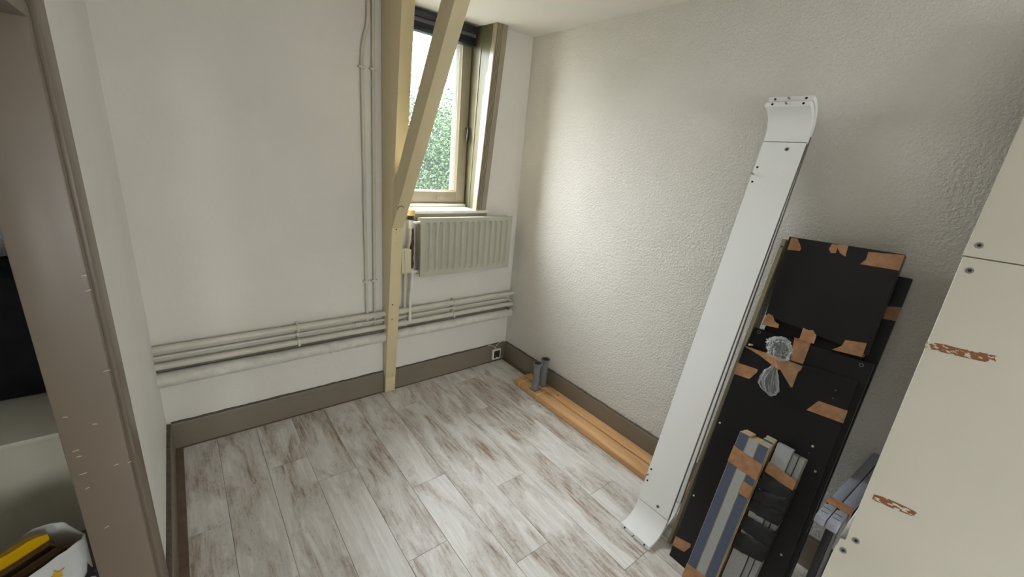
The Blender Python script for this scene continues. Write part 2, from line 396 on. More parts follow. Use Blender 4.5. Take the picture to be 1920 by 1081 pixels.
ragged('x', XL + 0.018, 0.944, 2.409, YB, 0.148, 'baseboard_back')
ragged('x', 1.016, 1.969, 2.409, YB, 0.145, 'baseboard_back_window')
ragged('y', YR, YB - 0.017, 1.969, XR, 0.148, 'baseboard_right')
ragged('y', 1.40, YB - 0.017, -0.166, XL, 0.150, 'baseboard_left')
m_shoe = paint('brown_edge_strip', g((112, 92, 76)), 0.5, 0.15, 20)
struct(MB().box(-0.166, -0.135, 1.30, 2.408, 0.0, 0.004).build('trim_1', m_shoe))
struct(MB().box(1.948, 1.969, 2.05, 2.408, 0.0, 0.005).build('trim_2', m_shoe))
struct(MB().box(-0.135, 0.944, 2.400, 2.409, 0.0, 0.004).build('trim_3', m_shoe))
struct(MB().box(1.016, 1.948, 2.401, 2.409, 0.0, 0.004).build('trim_4', m_shoe))

# doorway lining in the left wall
dr = sroot('door_1', (XL, DY1, 0))
# far jamb, near jamb, head
MB().box(XLO - 0.012, XL + 0.006, DY1, DY1 + 0.03, 0, DZ + 0.03).build('jamb', m_taupe_d, dr, bevel=0.004)
MB().box(XLO - 0.012, XL + 0.006, DY0 - 0.03, DY0, 0, DZ + 0.03).build('jamb', m_taupe_d, dr, bevel=0.004)
MB().box(XLO - 0.012, XL + 0.006, DY0, DY1, DZ, DZ + 0.03).build('head_jamb', m_taupe_d, dr, bevel=0.004)
def casing(y0, y1, z0, z1): return MB().box(XL, XL + 0.014, y0, y1, z0, z1)
casing(DY1 + 0.036, DY1 + 0.145, 0, DZ + 0.145).build('casing', m_taupe_d, dr, bevel=0.003)
casing(DY0 - 0.145, DY0 - 0.036, 0, DZ + 0.145).build('casing', m_taupe_d, dr, bevel=0.003)
casing(DY0 - 0.036, DY1 + 0.036, DZ + 0.036, DZ + 0.145).build('head_casing', m_taupe_d, dr, bevel=0.003)
MB().box(XLO - 0.016, XLO - 0.002, DY1 + 0.02, DY1 + 0.09, 0, DZ + 0.1).build('hall_casing', m_taupe_d, dr, bevel=0.003)
for (x, y) in [(157, 517), (165, 545), (200, 695), (243, 866), (218, 871), (200, 988), (122, 782), (178, 795), (142, 845), (148, 856), (156, 888), (164, 915)]:
    p = onY(x, y, DY1 - 0.0004); 
    if p[0] > XL + 0.004: p[0] = XL + 0.004
    d = 0.004 + 0.003 * rnd.random(); s = rnd.uniform(-0.4, 0.4)
    MB().extrude([(p[0] - d, DY1 - 0.0008, p[2] - d * s), (p[0] + d, DY1 - 0.0008, p[2] + d * s), (p[0] + d * 0.8, DY1 - 0.0008, p[2] + d * s + 0.002), (p[0] - d * 0.7, DY1 - 0.0008, p[2] - d * s + 0.0015)], (0, 0.0008, 0)).build('paint_chip', m_chip, dr)

# ------------------------------------------------------------------ window_1 in the back wall
YW = 2.60
w1 = sroot('window_1', (1.37, YW, 1.22))
# casement
cz0, cz1 = 1.247, 2.352
MB().box(1.552, 1.622, YW, YW + 0.045, cz0, cz1).build('stile', m_trimp, w1, bevel=0.004)
MB().box(1.04, 1.10, YW, YW + 0.045, cz0, cz1).build('stile', m_trimp, w1, bevel=0.004)
MB().box(1.10, 1.552, YW, YW + 0.045, cz0, 1.326).build('bottom_rail', m_trimp, w1, bevel=0.004)
MB().box(1.10, 1.552, YW, YW + 0.045, 2.28, cz1).build('top_rail', m_trimp, w1, bevel=0.004)
MB().box(1.10, 1.552, YW + 0.018, YW + 0.022, 1.326, 2.28).build('pane', m_glass, w1)
gb = MB()
MB().extrude([(1.552, YW + 0.016, 1.326), (1.552, YW + 0.003, 1.326), (1.540, YW + 0.016, 1.326)], (0, 0, 0.954)).build('glazing_bead', m_trimp, w1)
MB().extrude([(1.10, YW + 0.016, 1.326), (1.10, YW + 0.003, 1.326), (1.10, YW + 0.016, 1.338)], (0.452, 0, 0)).build('glazing_bead', m_trimp, w1)
# outer white frame, its paint greyed to tame the strong light
of = MB().box(1.530, 1.66, YW + 0.047, YW + 0.064, 1.20, ZC).box(1.02, 1.09, YW + 0.047, YW + 0.064, 1.20, ZC).box(1.09, 1.530, YW + 0.047, YW + 0.064, 1.20, 1.315).box(1.09, 1.530, YW + 0.047, YW + 0.064, 2.30, ZC)
of.build('outer_frame', paint('greyed_outer_frame', g((190, 192, 192)), 0.6), w1, bevel=0.004)
# sash catch plate on the bottom rail
c = onY(820, 370, YW)
cp = MB().box(c[0] - 0.018, c[0] + 0.018, YW - 0.003, YW, c[2] - 0.02, c[2] + 0.022).build('catch_plate', m_trimp, w1, bevel=0.001)
MB().box(c[0] - 0.010, c[0] + 0.010, YW - 0.010, YW - 0.003, c[2] - 0.008, c[2] + 0.010).build('catch_knob', m_trimp, w1, bevel=0.002)
# black espagnolette handle
h = onY(874, 250, YW - 0.02)
hd = MB().tube([(1.607, YW + 0.0, 1.755), (1.607, YW - 0.03, 1.755)], 0.007)
hd.tube([(1.607, YW - 0.028, 1.76), (1.606, YW - 0.034, 1.73), (1.604, YW - 0.032, 1.69), (1.603, YW - 0.028, 1.665)], [0.006, 0.009, 0.011, 0.007])
hd.build('handle', m_black_pl, w1, smooth=True)
hk = MB().tube([(1.590, YW - 0.002, 1.385), (1.605, YW - 0.014, 1.380), (1.622, YW - 0.016, 1.374), (1.632, YW - 0.006, 1.372)], 0.0022, 6)
hk.build('hook', m_steel, w1, smooth=True)
# sill, apron, jamb lining, fluted casing
MB().box(1.018, 1.712, 2.400, YW + 0.06, 1.206, 1.226).build('sill', m_sillw, w1, bevel=0.005)
MB().box(1.018, 1.700, 2.412, 2.426, 1.172, 1.206).build('apron', m_trimp, w1, bevel=0.003)
MB().box(1.06, 1.62, YW - 0.03, YW, 1.226, 1.247).build('sill_bead', m_sillw, w1, bevel=0.005)
def lining(A0, A1, B0, B1, th, name):
    # A: front bottom/top, B: back bottom/top ; thickness along +-x
    rings = []
    for i in range(9):
        t = i / 8
        a = np.array(A0) * (1 - t) + np.array(A1) * t; b2 = np.array(B0) * (1 - t) + np.array(B1) * t
        rings.append([a, b2, b2 + (th, 0, 0), a + (th, 0, 0)])
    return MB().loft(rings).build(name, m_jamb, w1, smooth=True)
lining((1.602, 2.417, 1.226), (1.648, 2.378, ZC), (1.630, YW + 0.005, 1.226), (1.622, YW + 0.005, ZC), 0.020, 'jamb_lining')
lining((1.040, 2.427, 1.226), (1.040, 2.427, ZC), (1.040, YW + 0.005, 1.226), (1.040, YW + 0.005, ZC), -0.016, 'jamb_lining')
# vertical batten in the middle of the lining
bt = []
for i in range(2):
    t = i; a = np.array((1.602, 2.417, 1.226)) * (1 - t) + np.array((1.648, 2.378, ZC)) * t; b2 = np.array((1.630, YW, 1.226)) * (1 - t) + np.array((1.622, YW, ZC)) * t
    u = a * 0.45 + b2 * 0.55; v = a * 0.38 + b2 * 0.62
    bt.append([u, v, v + (-0.004, 0, 0), u + (-0.004, 0, 0)])
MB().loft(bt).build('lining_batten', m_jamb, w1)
def casing_fluted(Lb, Rb, Lt, Rt, name, mat, mirror=False):
    prof = [(0, 0), (0.0, 0.012), (0.02, 0.017)]
    for q in range(4):
        t0 = 0.02 + q * 0.13
        prof += [(t0 + 0.07, 0.017 - 0.001 * q), (t0 + 0.085, 0.004), (t0 + 0.115, 0.004), (t0 + 0.13, 0.016 - 0.001 * q)]
    prof += [(0.97, 0.012), (1.0, 0.008), (1.0, 0)]
    if mirror: prof = [(1 - t, d) for t, d in prof[::-1]]
    rings = []
    for (a, b2) in ((Lb, Rb), (Lt, Rt)):
        a = np.array(a); b2 = np.array(b2)
        r = [a * (1 - t) + b2 * t + np.array((0, -d, 0)) for t, d in prof]
        r += [np.array((b2[0], 2.45, b2[2])), np.array((a[0], 2.45, a[2]))]
        rings.append(r)
    return MB().loft(rings).build(name, mat, w1)
casing_fluted((1.600, 2.422, 1.226), (1.690, 2.424, 1.226), (1.645, 2.385, ZC), (1.728, 2.372, ZC), 'fluted_casing', m_trimp)

# rear window, added out of view to brighten the room
w2 = sroot('fill_window_2', ((RX0 + RX1) / 2, YR, RZ0)); RXM = (RX0 + RX1) / 2
for (a, bb, c0, d0) in [(RX0, RX0 + 0.06, RZ0, RZ1), (RX1 - 0.06, RX1, RZ0, RZ1), (RXM - 0.03, RXM + 0.03, RZ0 + 0.06, RZ1 - 0.06)]:
    MB().box(a, bb, YR - 0.13, YR - 0.07, c0, d0).build('stile', m_sillw, w2, bevel=0.004)
for (c0, d0) in [(RZ0, RZ0 + 0.06), (RZ1 - 0.06, RZ1)]:
    MB().box(RX0 + 0.06, RX1 - 0.06, YR - 0.13, YR - 0.07, c0, d0).build('rail', m_sillw, w2, bevel=0.004)
MB().box(RX0 + 0.06, RXM - 0.03, YR - 0.102, YR - 0.098, RZ0 + 0.06, RZ1 - 0.06).build('pane', m_glass, w2)
MB().box(RXM + 0.03, RX1 - 0.06, YR - 0.102, YR - 0.098, RZ0 + 0.06, RZ1 - 0.06).build('pane', m_glass, w2)
MB().box(RX0 - 0.05, RX1 + 0.05, YR - 0.13, YR + 0.06, RZ0 - 0.03, RZ0).build('sill', m_sillw, w2, bevel=0.004)

# ================================================================== TIMBER POST AND BRACE
PX0, PX1 = 0.945, 1.015
def pf(z): return 2.387 + (2.164 - 2.387) * (z - 0.0) / 2.258     # leaning front of the post
tr = thing('timber_truss', (0.98, 2.39, 0), 'cream painted timber roof post with a diagonal brace in front of the window', 'post')
MB().extrude([(PX0, YB - 0.002, 0.118), (PX0, pf(0.118), 0.118), (PX0, pf(ZC), ZC), (PX0, YB - 0.002, ZC)], (PX1 - PX0, 0, 0)).build('post', m_cream, tr, bevel=0.004)
MB().extrude([(PX0 + 0.001, YB - 0.018, 0.001), (PX0 + 0.001, pf(0) + 0.002, 0.001), (PX0 + 0.001, pf(0.114) + 0.001, 0.1165), (PX0 + 0.001, YB - 0.018, 0.1165)], (PX1 - PX0 - 0.001, 0, 0)).build('foot_block', m_cream, tr, bevel=0.004)
bd = np.array((0, -0.514, 0.857)); fb = np.array((0, 2.274, 1.146)); 
k1 = (ZC - 1.146) / 0.857
zb = 1.398; bk = np.array((0, pf(zb), zb)); k2 = (ZC - zb) / 0.857
q0 = fb.copy(); q0[1] = pf(1.146)
br_pts = [q0, q0 + bd * k1, bk + bd * k2, bk]
MB().extrude([(PX0 + 0.0005, p[1], p[2]) for p in br_pts], (PX1 - PX0 - 0.001, 0, 0)).build('brace', m_cream, tr, bevel=0.004)
def dot_on_post(x, y, r=0.004, plane='front'):
    n = (0, -1, -(2.164 - 2.387) / 2.258 * -1)
    p = onP(x, y, (0.98, 2.387 - 0.0006, 0), (0, 1.0, -(2.164 - 2.387) / 2.258))
    MB().tube([(p[0], p[1] - 0.0004, p[2]), (p[0], p[1] + 0.004, p[2])], r, 8).build('nail_hole', m_dark, tr)
for (x, y, r) in [(743, 430, 0.004), (736, 571, 0.0045), (735, 599, 0.004), (743, 437, 0.0018), (743, 456, 0.0018)]: dot_on_post(x, y, r)
# knot mark on the brace foot
nb = np.array((0, 0.857, 0.514))
p0 = onP(751, 391, (0.98, q0[1], q0[2]), (0, 0.857, 0.514))
arc = [p0 - nb * 0.0012 + np.array((0.016 * math.cos(a), 0, 0)) + bd * 0.02 * math.sin(a) for a in np.linspace(0.2, 3.3, 10)]
MB().tube([tuple(p) for p in arc], 0.0018, 6).build('knot_ring', m_rust, tr)

# small ivory electrical box on the right side of the post
eb = thing('junction_box', (1.045, 2.31, 0.86), 'ivory surface junction box mounted on the side of the cream post', 'junction box')
MB().box(1.0155, 1.030, 2.292, 2.345, 0.862, 1.010).build('base', m_ivory, eb, bevel=0.002)
MB().box(1.030, 1.076, 2.290, 2.347, 0.862, 1.010).build('cover', m_ivory, eb, bevel=0.004)

# ================================================================== RADIATOR
RX_0, RX_1, RZ_0, RZ_1, RYF = 1.155, 1.868, 0.815, 1.192, 2.330
rd = thing('radiator', (1.51, 2.36, 0.815), 'pale grey steel panel radiator with vertical flutes below the window', 'radiator')
nx, nz = 224, 40; nfl = 14
pitch = (RX_1 - RX_0 - 0.05) / nfl
vs = []; fs = []
def smoothstep(a, b2, x):
    t = min(1, max(0, (x - a) / (b2 - a))); return t * t * (3 - 2 * t)
zs = [RZ_0 + (RZ_1 - RZ_0) * j / nz for j in range(nz + 1)]
for j in range(nz + 1):
    for i in range(nx + 1):
        x = RX_0 + (RX_1 - RX_0) * i / nx; z = zs[j]
        u = (x - RX_0 - 0.025) / pitch; fr = u - math.floor(u)
        d = 0.0
        if 0 <= u < nfl:
            dx = abs(fr - 0.5) * pitch
            zz = max(0, (RZ_0 + 0.045) - z, z - (RZ_1 - 0.045))
            rr = math.hypot(dx, zz)
            d = 0.015 * (1 - smoothstep(0.006, 0.018, rr))
        vs.append((x, RYF + d, z))
for j in range(nz):
    for i in range(nx):
        a = j * (nx + 1) + i; fs.append([a, a + 1, a + nx + 2, a + nx + 1])
mb = MB().add(vs, fs)
# rim and back of the front panel
n0 = len(mb.v)
mb.add([(RX_0, RYF, RZ_0), (RX_1, RYF, RZ_0), (RX_1, RYF, RZ_1), (RX_0, RYF, RZ_1), (RX_0, RYF + 0.016, RZ_0), (RX_1, RYF + 0.016, RZ_0), (RX_1, RYF + 0.016, RZ_1), (RX_0, RYF + 0.016, RZ_1)],
       [[4, 7, 6, 5], [0, 4, 5, 1], [1, 5, 6, 2], [2, 6, 7, 3], [3, 7, 4, 0]])
mb.build('front_panel', m_rad, rd, smooth=True, recalc=False, angle=50)
MB().box(RX_0 + 0.004, RX_1 - 0.004, RYF + 0.052, RYF + 0.066, RZ_0 + 0.004, RZ_1 - 0.004).build('back_panel', m_rad, rd, bevel=0.003)
MB().box(RX_0 + 0.002, RX_1 - 0.002, RYF + 0.017, RYF + 0.022, RZ_1 - 0.012, RZ_1 - 0.002).build('top_seam', m_rad, rd)
fin = MB()
nf = 44; rings = []
for i in range(nf + 1):
    x = RX_0 + 0.03 + (RX_1 - RX_0 - 0.06) * i / nf
    y = RYF + 0.019 if i % 2 == 0 else RYF + 0.050
    rings.append([(x, y, RZ_0 + 0.03), (x, y, RZ_1 - 0.04)])
fin.add([p for r in rings for p in r], [[2 * i, 2 * i + 2, 2 * i + 3, 2 * i + 1] for i in range(nf)])
fin.build('convector_fins', m_rad, rd, recalc=False)
for z in (RZ_0 + 0.03, RZ_1 - 0.035):
    MB().tube([(RX_0 - 0.012, RYF + 0.034, z), (RX_0 + 0.05, RYF + 0.034, z)], 0.012, 12).build('connector', m_rad, rd, smooth=True)
MB().box(RX_1 - 0.12, RX_1 - 0.08, RYF + 0.066, YB, 0.88, 1.12).build('wall_bracket', m_rad, rd)
MB().box(RX_0 + 0.10, RX_0 + 0.14, RYF + 0.066, YB, 0.88, 1.12).build('wall_bracket', m_rad, rd)
vx, vy = 1.102, RYF + 0.034
vb = MB().tube([(RX_0 - 0.01, vy, 1.157), (vx, vy, 1.157)], 0.010, 12).tube([(vx, vy, 1.125), (vx, vy, 1.180)], 0.014, 12)
vo = vb.build('valve', m_white_pl, rd, smooth=True)
MB().lathe((vx, vy, 1.178), [(0.017, 0), (0.021, 0.004), (0.021, 0.012), (0.017, 0.016), (0.020, 0.020), (0.020, 0.024)], 16).build('valve_collar', m_black_pl, rd, smooth=True)
MB().lathe((vx, vy, 1.202), [(0.019, 0), (0.024, 0.003), (0.025, 0.030), (0.022, 0.037), (0.008, 0.039)], 20).build('valve_knob', m_knob, rd, smooth=True)
MB().tube([(RX_0 - 0.01, vy, 0.845), (1.118, vy, 0.845)], 0.010, 12).tube([(1.118, vy, 0.825), (1.118, vy, 0.866)], 0.013, 12).build('return_valve', m_white_pl, rd, smooth=True)

# ================================================================== PIPES ON THE BACK WALL
def pipe(name, path, r, mat, label, n=14, group=None, clips=(), clip_dir=None):
    p0 = path[0]
    t = thing(name, p0, label, 'pipe', group)
    MB().tube(path, r, n).build('tube', mat, t, smooth=True)
    for c in clips:
        if clip_dir == 'x':
            MB().box(c[0] - 0.007, c[0] + 0.007, c[1] - r - 0.003, YB, c[2] - r - 0.004, c[2] + r + 0.004).build('clip', mat, t, bevel=0.003)
        else:
            MB().box(c[0] - r - 0.010, c[0] + r + 0.010, c[1] - r - 0.002, YB, c[2] - 0.006, c[2] + 0.006).build('clip', mat, t, bevel=0.003)
    return t
pa = pipe('heating_pipe', [(XL, 2.385, 0.581), (XR, 2.385, 0.581)], 0.017, m_pipe, 'uppermost horizontal cream heating pipe along the back wall', clips=[(0.44, 2.385, 0.581), (1.45, 2.385, 0.581)], clip_dir='x')
pb = pipe('heating_pipe', [(XL, 2.385, 0.492), (XR, 2.385, 0.492)], 0.017, m_pipe, 'cream heating pipe just above the fat whitewashed pipe', clips=[(0.44, 2.385, 0.492), (1.45, 2.385, 0.492)], clip_dir='x')
pc = pipe('gas_pipe', [(XL, 2.398, 0.534), (XR - 0.10, 2.398, 0.534), (XR - 0.05, 2.396, 0.532), (XR - 0.035, 2.38, 0.529), (XR - 0.03, 2.36, 0.527)], 0.0085, m_pipe, 'thin horizontal pipe running between the two cream heating pipes', clips=[(0.44, 2.398, 0.534), (1.45, 2.398, 0.534)], clip_dir='x')
for xx in (0.78,): MB().box(xx - 0.02, xx + 0.02, 2.384, 2.41, 0.522, 0.546).build('tee_fitting', m_pipe, pc, bevel=0.006)
pipe('drain_line', [(XL, 2.410, 0.460), (XR - 0.05, 2.410, 0.460), (XR - 0.035, 2.397, 0.458), (XR - 0.03, 2.374, 0.456)], 0.009, paint('dark_grey_pipe', g((110, 107, 100)), 0.6, 0.2, 20), 'thin dark grey pipe directly above the fat whitewashed pipe')  # thin pipe in a darker grey than its neighbours
fpath = []; frad = []
for i in range(61):
    x = XL + (XR - XL) * i / 60
    fpath.append((x, 2.400 + 0.001 * mnoise.noise(Vector((x * 6, 0, 0))), 0.413 + 0.0015 * mnoise.noise(Vector((x * 5, 4, 0)))))
    frad.append(0.034 + 0.007 * max(0, (0.5 - x)) + 0.0012 * mnoise.noise(Vector((x * 11, 9, 0))))
pd = pipe('drain_pipe', fpath, frad, m_pipew, 'fat whitewashed pipe lowest on the back wall, partly sunk in plaster', 20)
for xx in (0.61, 0.655):
    MB().tube([(xx - 0.006, 2.400, 0.413), (xx + 0.006, 2.400, 0.413)], 0.0365, 20).build('collar', m_pipew, pd, smooth=True)
for xx, zz, pp in ((1.082, 0.581, pa), (1.082, 0.492, pb)):
    MB().tube([(1.018, 2.385, zz), (1.078, 2.385, zz)], 0.0195, 14).build('coupling', m_pipe, pp, smooth=True)
    MB().tube([(1.076, 2.385, zz), (1.084, 2.385, zz)], 0.0225, 14).build('coupling_ring', m_pipe, pp, smooth=True)
pipe('riser_pipe', [(0.889, 2.412, 0.492), (0.889, 2.408, 0.62), (0.891, 2.408, 1.2), (0.896, 2.408, 2.1), (0.899, 2.406, ZC)], 0.0085, m_pipe, 'vertical riser pipe nearest the cream post', 10, clips=[(0.889, 2.408, 0.80), (0.895, 2.408, 1.975)])
pipe('riser_pipe', [(0.840, 2.400, 0.545), (0.840, 2.408, 0.62), (0.838, 2.408, 1.2), (0.836, 2.408, 1.99), (0.839, 2.408, 2.06), (0.850, 2.404, 2.12), (0.866, 2.402, 2.17), (0.871, 2.402, 2.22), (0.872, 2.402, ZC)], 0.0085, m_pipe, 'vertical riser pipe with an offset bend near the ceiling, left of its neighbour', 10, clips=[(0.839, 2.408, 0.80), (0.836, 2.408, 1.975)])
pipe('radiator_feed_pipe', [(1.102, vy, 1.125), (1.100, vy + 0.002, 1.05), (1.090, vy + 0.012, 0.98), (1.078, 2.384, 0.90), (1.077, 2.386, 0.75), (1.078, 2.386, 0.59)], 0.0085, m_pipe, 'beige feed pipe dropping from the radiator knob behind the junction box', 10)
pipe('radiator_return_pipe', [(1.118, vy, 0.826), (1.116, vy + 0.004, 0.76), (1.112, 2.380, 0.66), (1.110, 2.372, 0.505)], 0.0105, m_white_pl, 'short white return pipe from radiator bottom to the lower heating pipe', 12)
# torn brown wrap behind the valve
tw = MB(); ring = []
for i in range(9):
    z = 0.86 + 0.26 * i / 8; rr = 0.016 + 0.004 * rnd.random()
    ring.append([(1.128 + rr * 0.6 * math.cos(a) * (1.2 if i % 2 else 0.8), vy + 0.035 + rr * math.sin(a), z) for a in np.linspace(0, 2 * math.pi, 9)[:-1]])
tag(tw.loft(ring).build('pipe_wrap', m_rust, None, smooth=True), 'torn dark brown wrap hanging beside the radiator valve', 'pipe wrap')

# wall socket set in the baseboard
sk = thing('wall_socket', (1.88, 2.40, 0.02), 'small worn wall socket on the baseboard in the room corner', 'socket')
sk_y = 2.408
MB().box(1.838, 1.918, sk_y - 0.022, sk_y, 0.024, 0.112).build('frame', m_white_pl, sk, bevel=0.004)
MB().box(1.850, 1.906, sk_y - 0.0235, sk_y - 0.021, 0.036, 0.100).build('insert', paint('dark_brown_plastic', (0.03, 0.022, 0.018), 0.4), sk, bevel=0.001)
MB().box(1.868, 1.890, sk_y - 0.026, sk_y - 0.0225, 0.032, 0.044).build('clip', m_white_pl, sk, bevel=0.002)
MB().tube([(1.862, sk_y - 0.01, 0.11), (1.868, sk_y - 0.012, 0.135), (1.885, sk_y - 0.008, 0.150), (1.92, 2.412, 0.155), (1.962, 2.412, 0.152)], 0.003, 6).build('cable', m_ivory, sk, smooth=True)
MB().tube([(1.862, sk_y - 0.01, 0.11), (1.855, sk_y - 0.012, 0.130), (1.835, sk_y - 0.004, 0.150), (1.80, 2.414, 0.152)], 0.003, 6).build('cable', m_ivory, sk, smooth=True)

# blind at the top of the window
bl = thing('roller_blind', (1.37, 2.56, 2.25), 'black aluminium blind rolled up at the top of the window', 'blind')
MB().box(1.045, 1.612, 2.520, 2.580, 2.315, 2.352).build('head_rail', m_blind, bl, bevel=0.003)
MB().box(1.05, 1.608, 2.535, 2.575, 2.292, 2.315).build('valance', m_blind_g, bl, bevel=0.002)
for i, z in enumerate((2.288, 2.282, 2.276, 2.270)):
    MB().box(1.05, 1.606, 2.528, 2.578, z - 0.0045, z).build('slat', m_blind, bl, bevel=0.001)
MB().box(1.048, 1.608, 2.526, 2.580, 2.245, 2.264).build('bottom_rail', m_blind, bl, bevel=0.003)

# ================================================================== PINE PLANKS, METAL LEGS
m_knot = paint('dark_knot', g((92, 44, 22)), 0.5)
def pine(x0, x1, y0, y1, label, knots):
    t = thing('pine_board', ((x0 + x1) / 2, (y0 + y1) / 2, 0), label, 'board', 'pine boards along the right wall')
    MB().box(x0, x1, y0, y1, 0.0005, 0.040).build('board', m_pine, t, bevel=0.003)
    for (kx, ky, r) in knots:
        MB().tube([(kx, ky, 0.0395), (kx, ky, 0.0404)], r, 10).build('knot', m_knot, t)
    return t
def twine(t, x0, x1, y):
    MB().tube([(x0 - 0.002, y, 0.002), (x0 - 0.002, y, 0.040), (x0, y + 0.001, 0.0425), ((x0 + x1) / 2, y - 0.002, 0.0425), (x1, y + 0.001, 0.0425), (x1 + 0.002, y, 0.040), (x1 + 0.002, y, 0.002), (x0 - 0.002, y, 0.0015)], 0.0024, 6).build('twine', paint('yellow_twine', g((240, 214, 140)), 0.7), t, smooth=True)
p1 = pine(1.795, 1.8815, 0.72, 2.045, 'varnished pine board on the floor, the one farther from the wall', [])
p2 = pine(1.8895, 1.9665, 0.72, 2.055, 'varnished pine board tight against the right baseboard', [(1.928, 1.72, 0.008), (1.905, 1.45, 0.004)])
twine(p1, 1.795, 1.8815, 1.985); twine(p1, 1.795, 1.8815, 1.795)
lp = {}
def metal_leg(x, y, label, rot):
    t = thing('furniture_leg', (x, y, 0.0408), label, 'furniture leg', 'metal furniture legs')
    z = 0.0412
    MB().lathe((x, y, z), [(0.0235, 0.004), (0.0235, 0.186)], 28, False).build('tube', m_legm, t, smooth=True)
    MB().lathe((x, y, z), [(0.0235, 0.178), (0.027, 0.186), (0.0315, 0.198), (0.0325, 0.206), (0.028, 0.206), (0.020, 0.194)], 28, False).build('flange', m_legm, t, smooth=True)
    MB().lathe((x, y, z), [(0.0275, 0.2065), (0.0275, 0.203), (0.012, 0.2005)], 28).build('cap', m_black_pl, t, smooth=True)
    c, s = math.cos(rot), math.sin(rot)
    q = [(x + c * a - s * b2, y + s * a + c * b2) for a, b2 in ((-.033, -.030), (.033, -.030), (.033, .030), (-.033, .030))]
    MB().prism([(a, b2, z) for a, b2 in q], [(a, b2, z + 0.005) for a, b2 in q]).build('base_plate', m_legm, t, bevel=0.0015)
    q = [(x + c * a - s * b2, y + s * a + c * b2) for a, b2 in ((-.013, -.013), (.013, -.013), (.013, .013), (-.013, .013))]
    MB().prism([(a, b2, z + 0.196) for a, b2 in q], [(a, b2, z + 0.2068) for a, b2 in q]).build('square_socket', m_dark, t)
metal_leg(1.836, 1.862, 'grey metal furniture leg standing on the outer pine board', 0.1)
metal_leg(1.928, 1.880, 'grey metal furniture leg standing on the pine board by the wall', -0.05)

# ================================================================== BOARDS LEANING ON THE RIGHT WALL
def lean_frame(xb, k):
    L = math.hypot(1, k)
    up = np.array((k / L, 0, 1 / L)); nrm = np.array((-1 / L, 0, k / L))   # nrm points into the room
    return np.array((xb, 0, 0.0)), up, nrm
def inv(xb, k, x, y):
    """pixel on the leaning plane X = xb + k z"""
    return onP(x, y, (xb, 0, 0), (1, 0, -k))

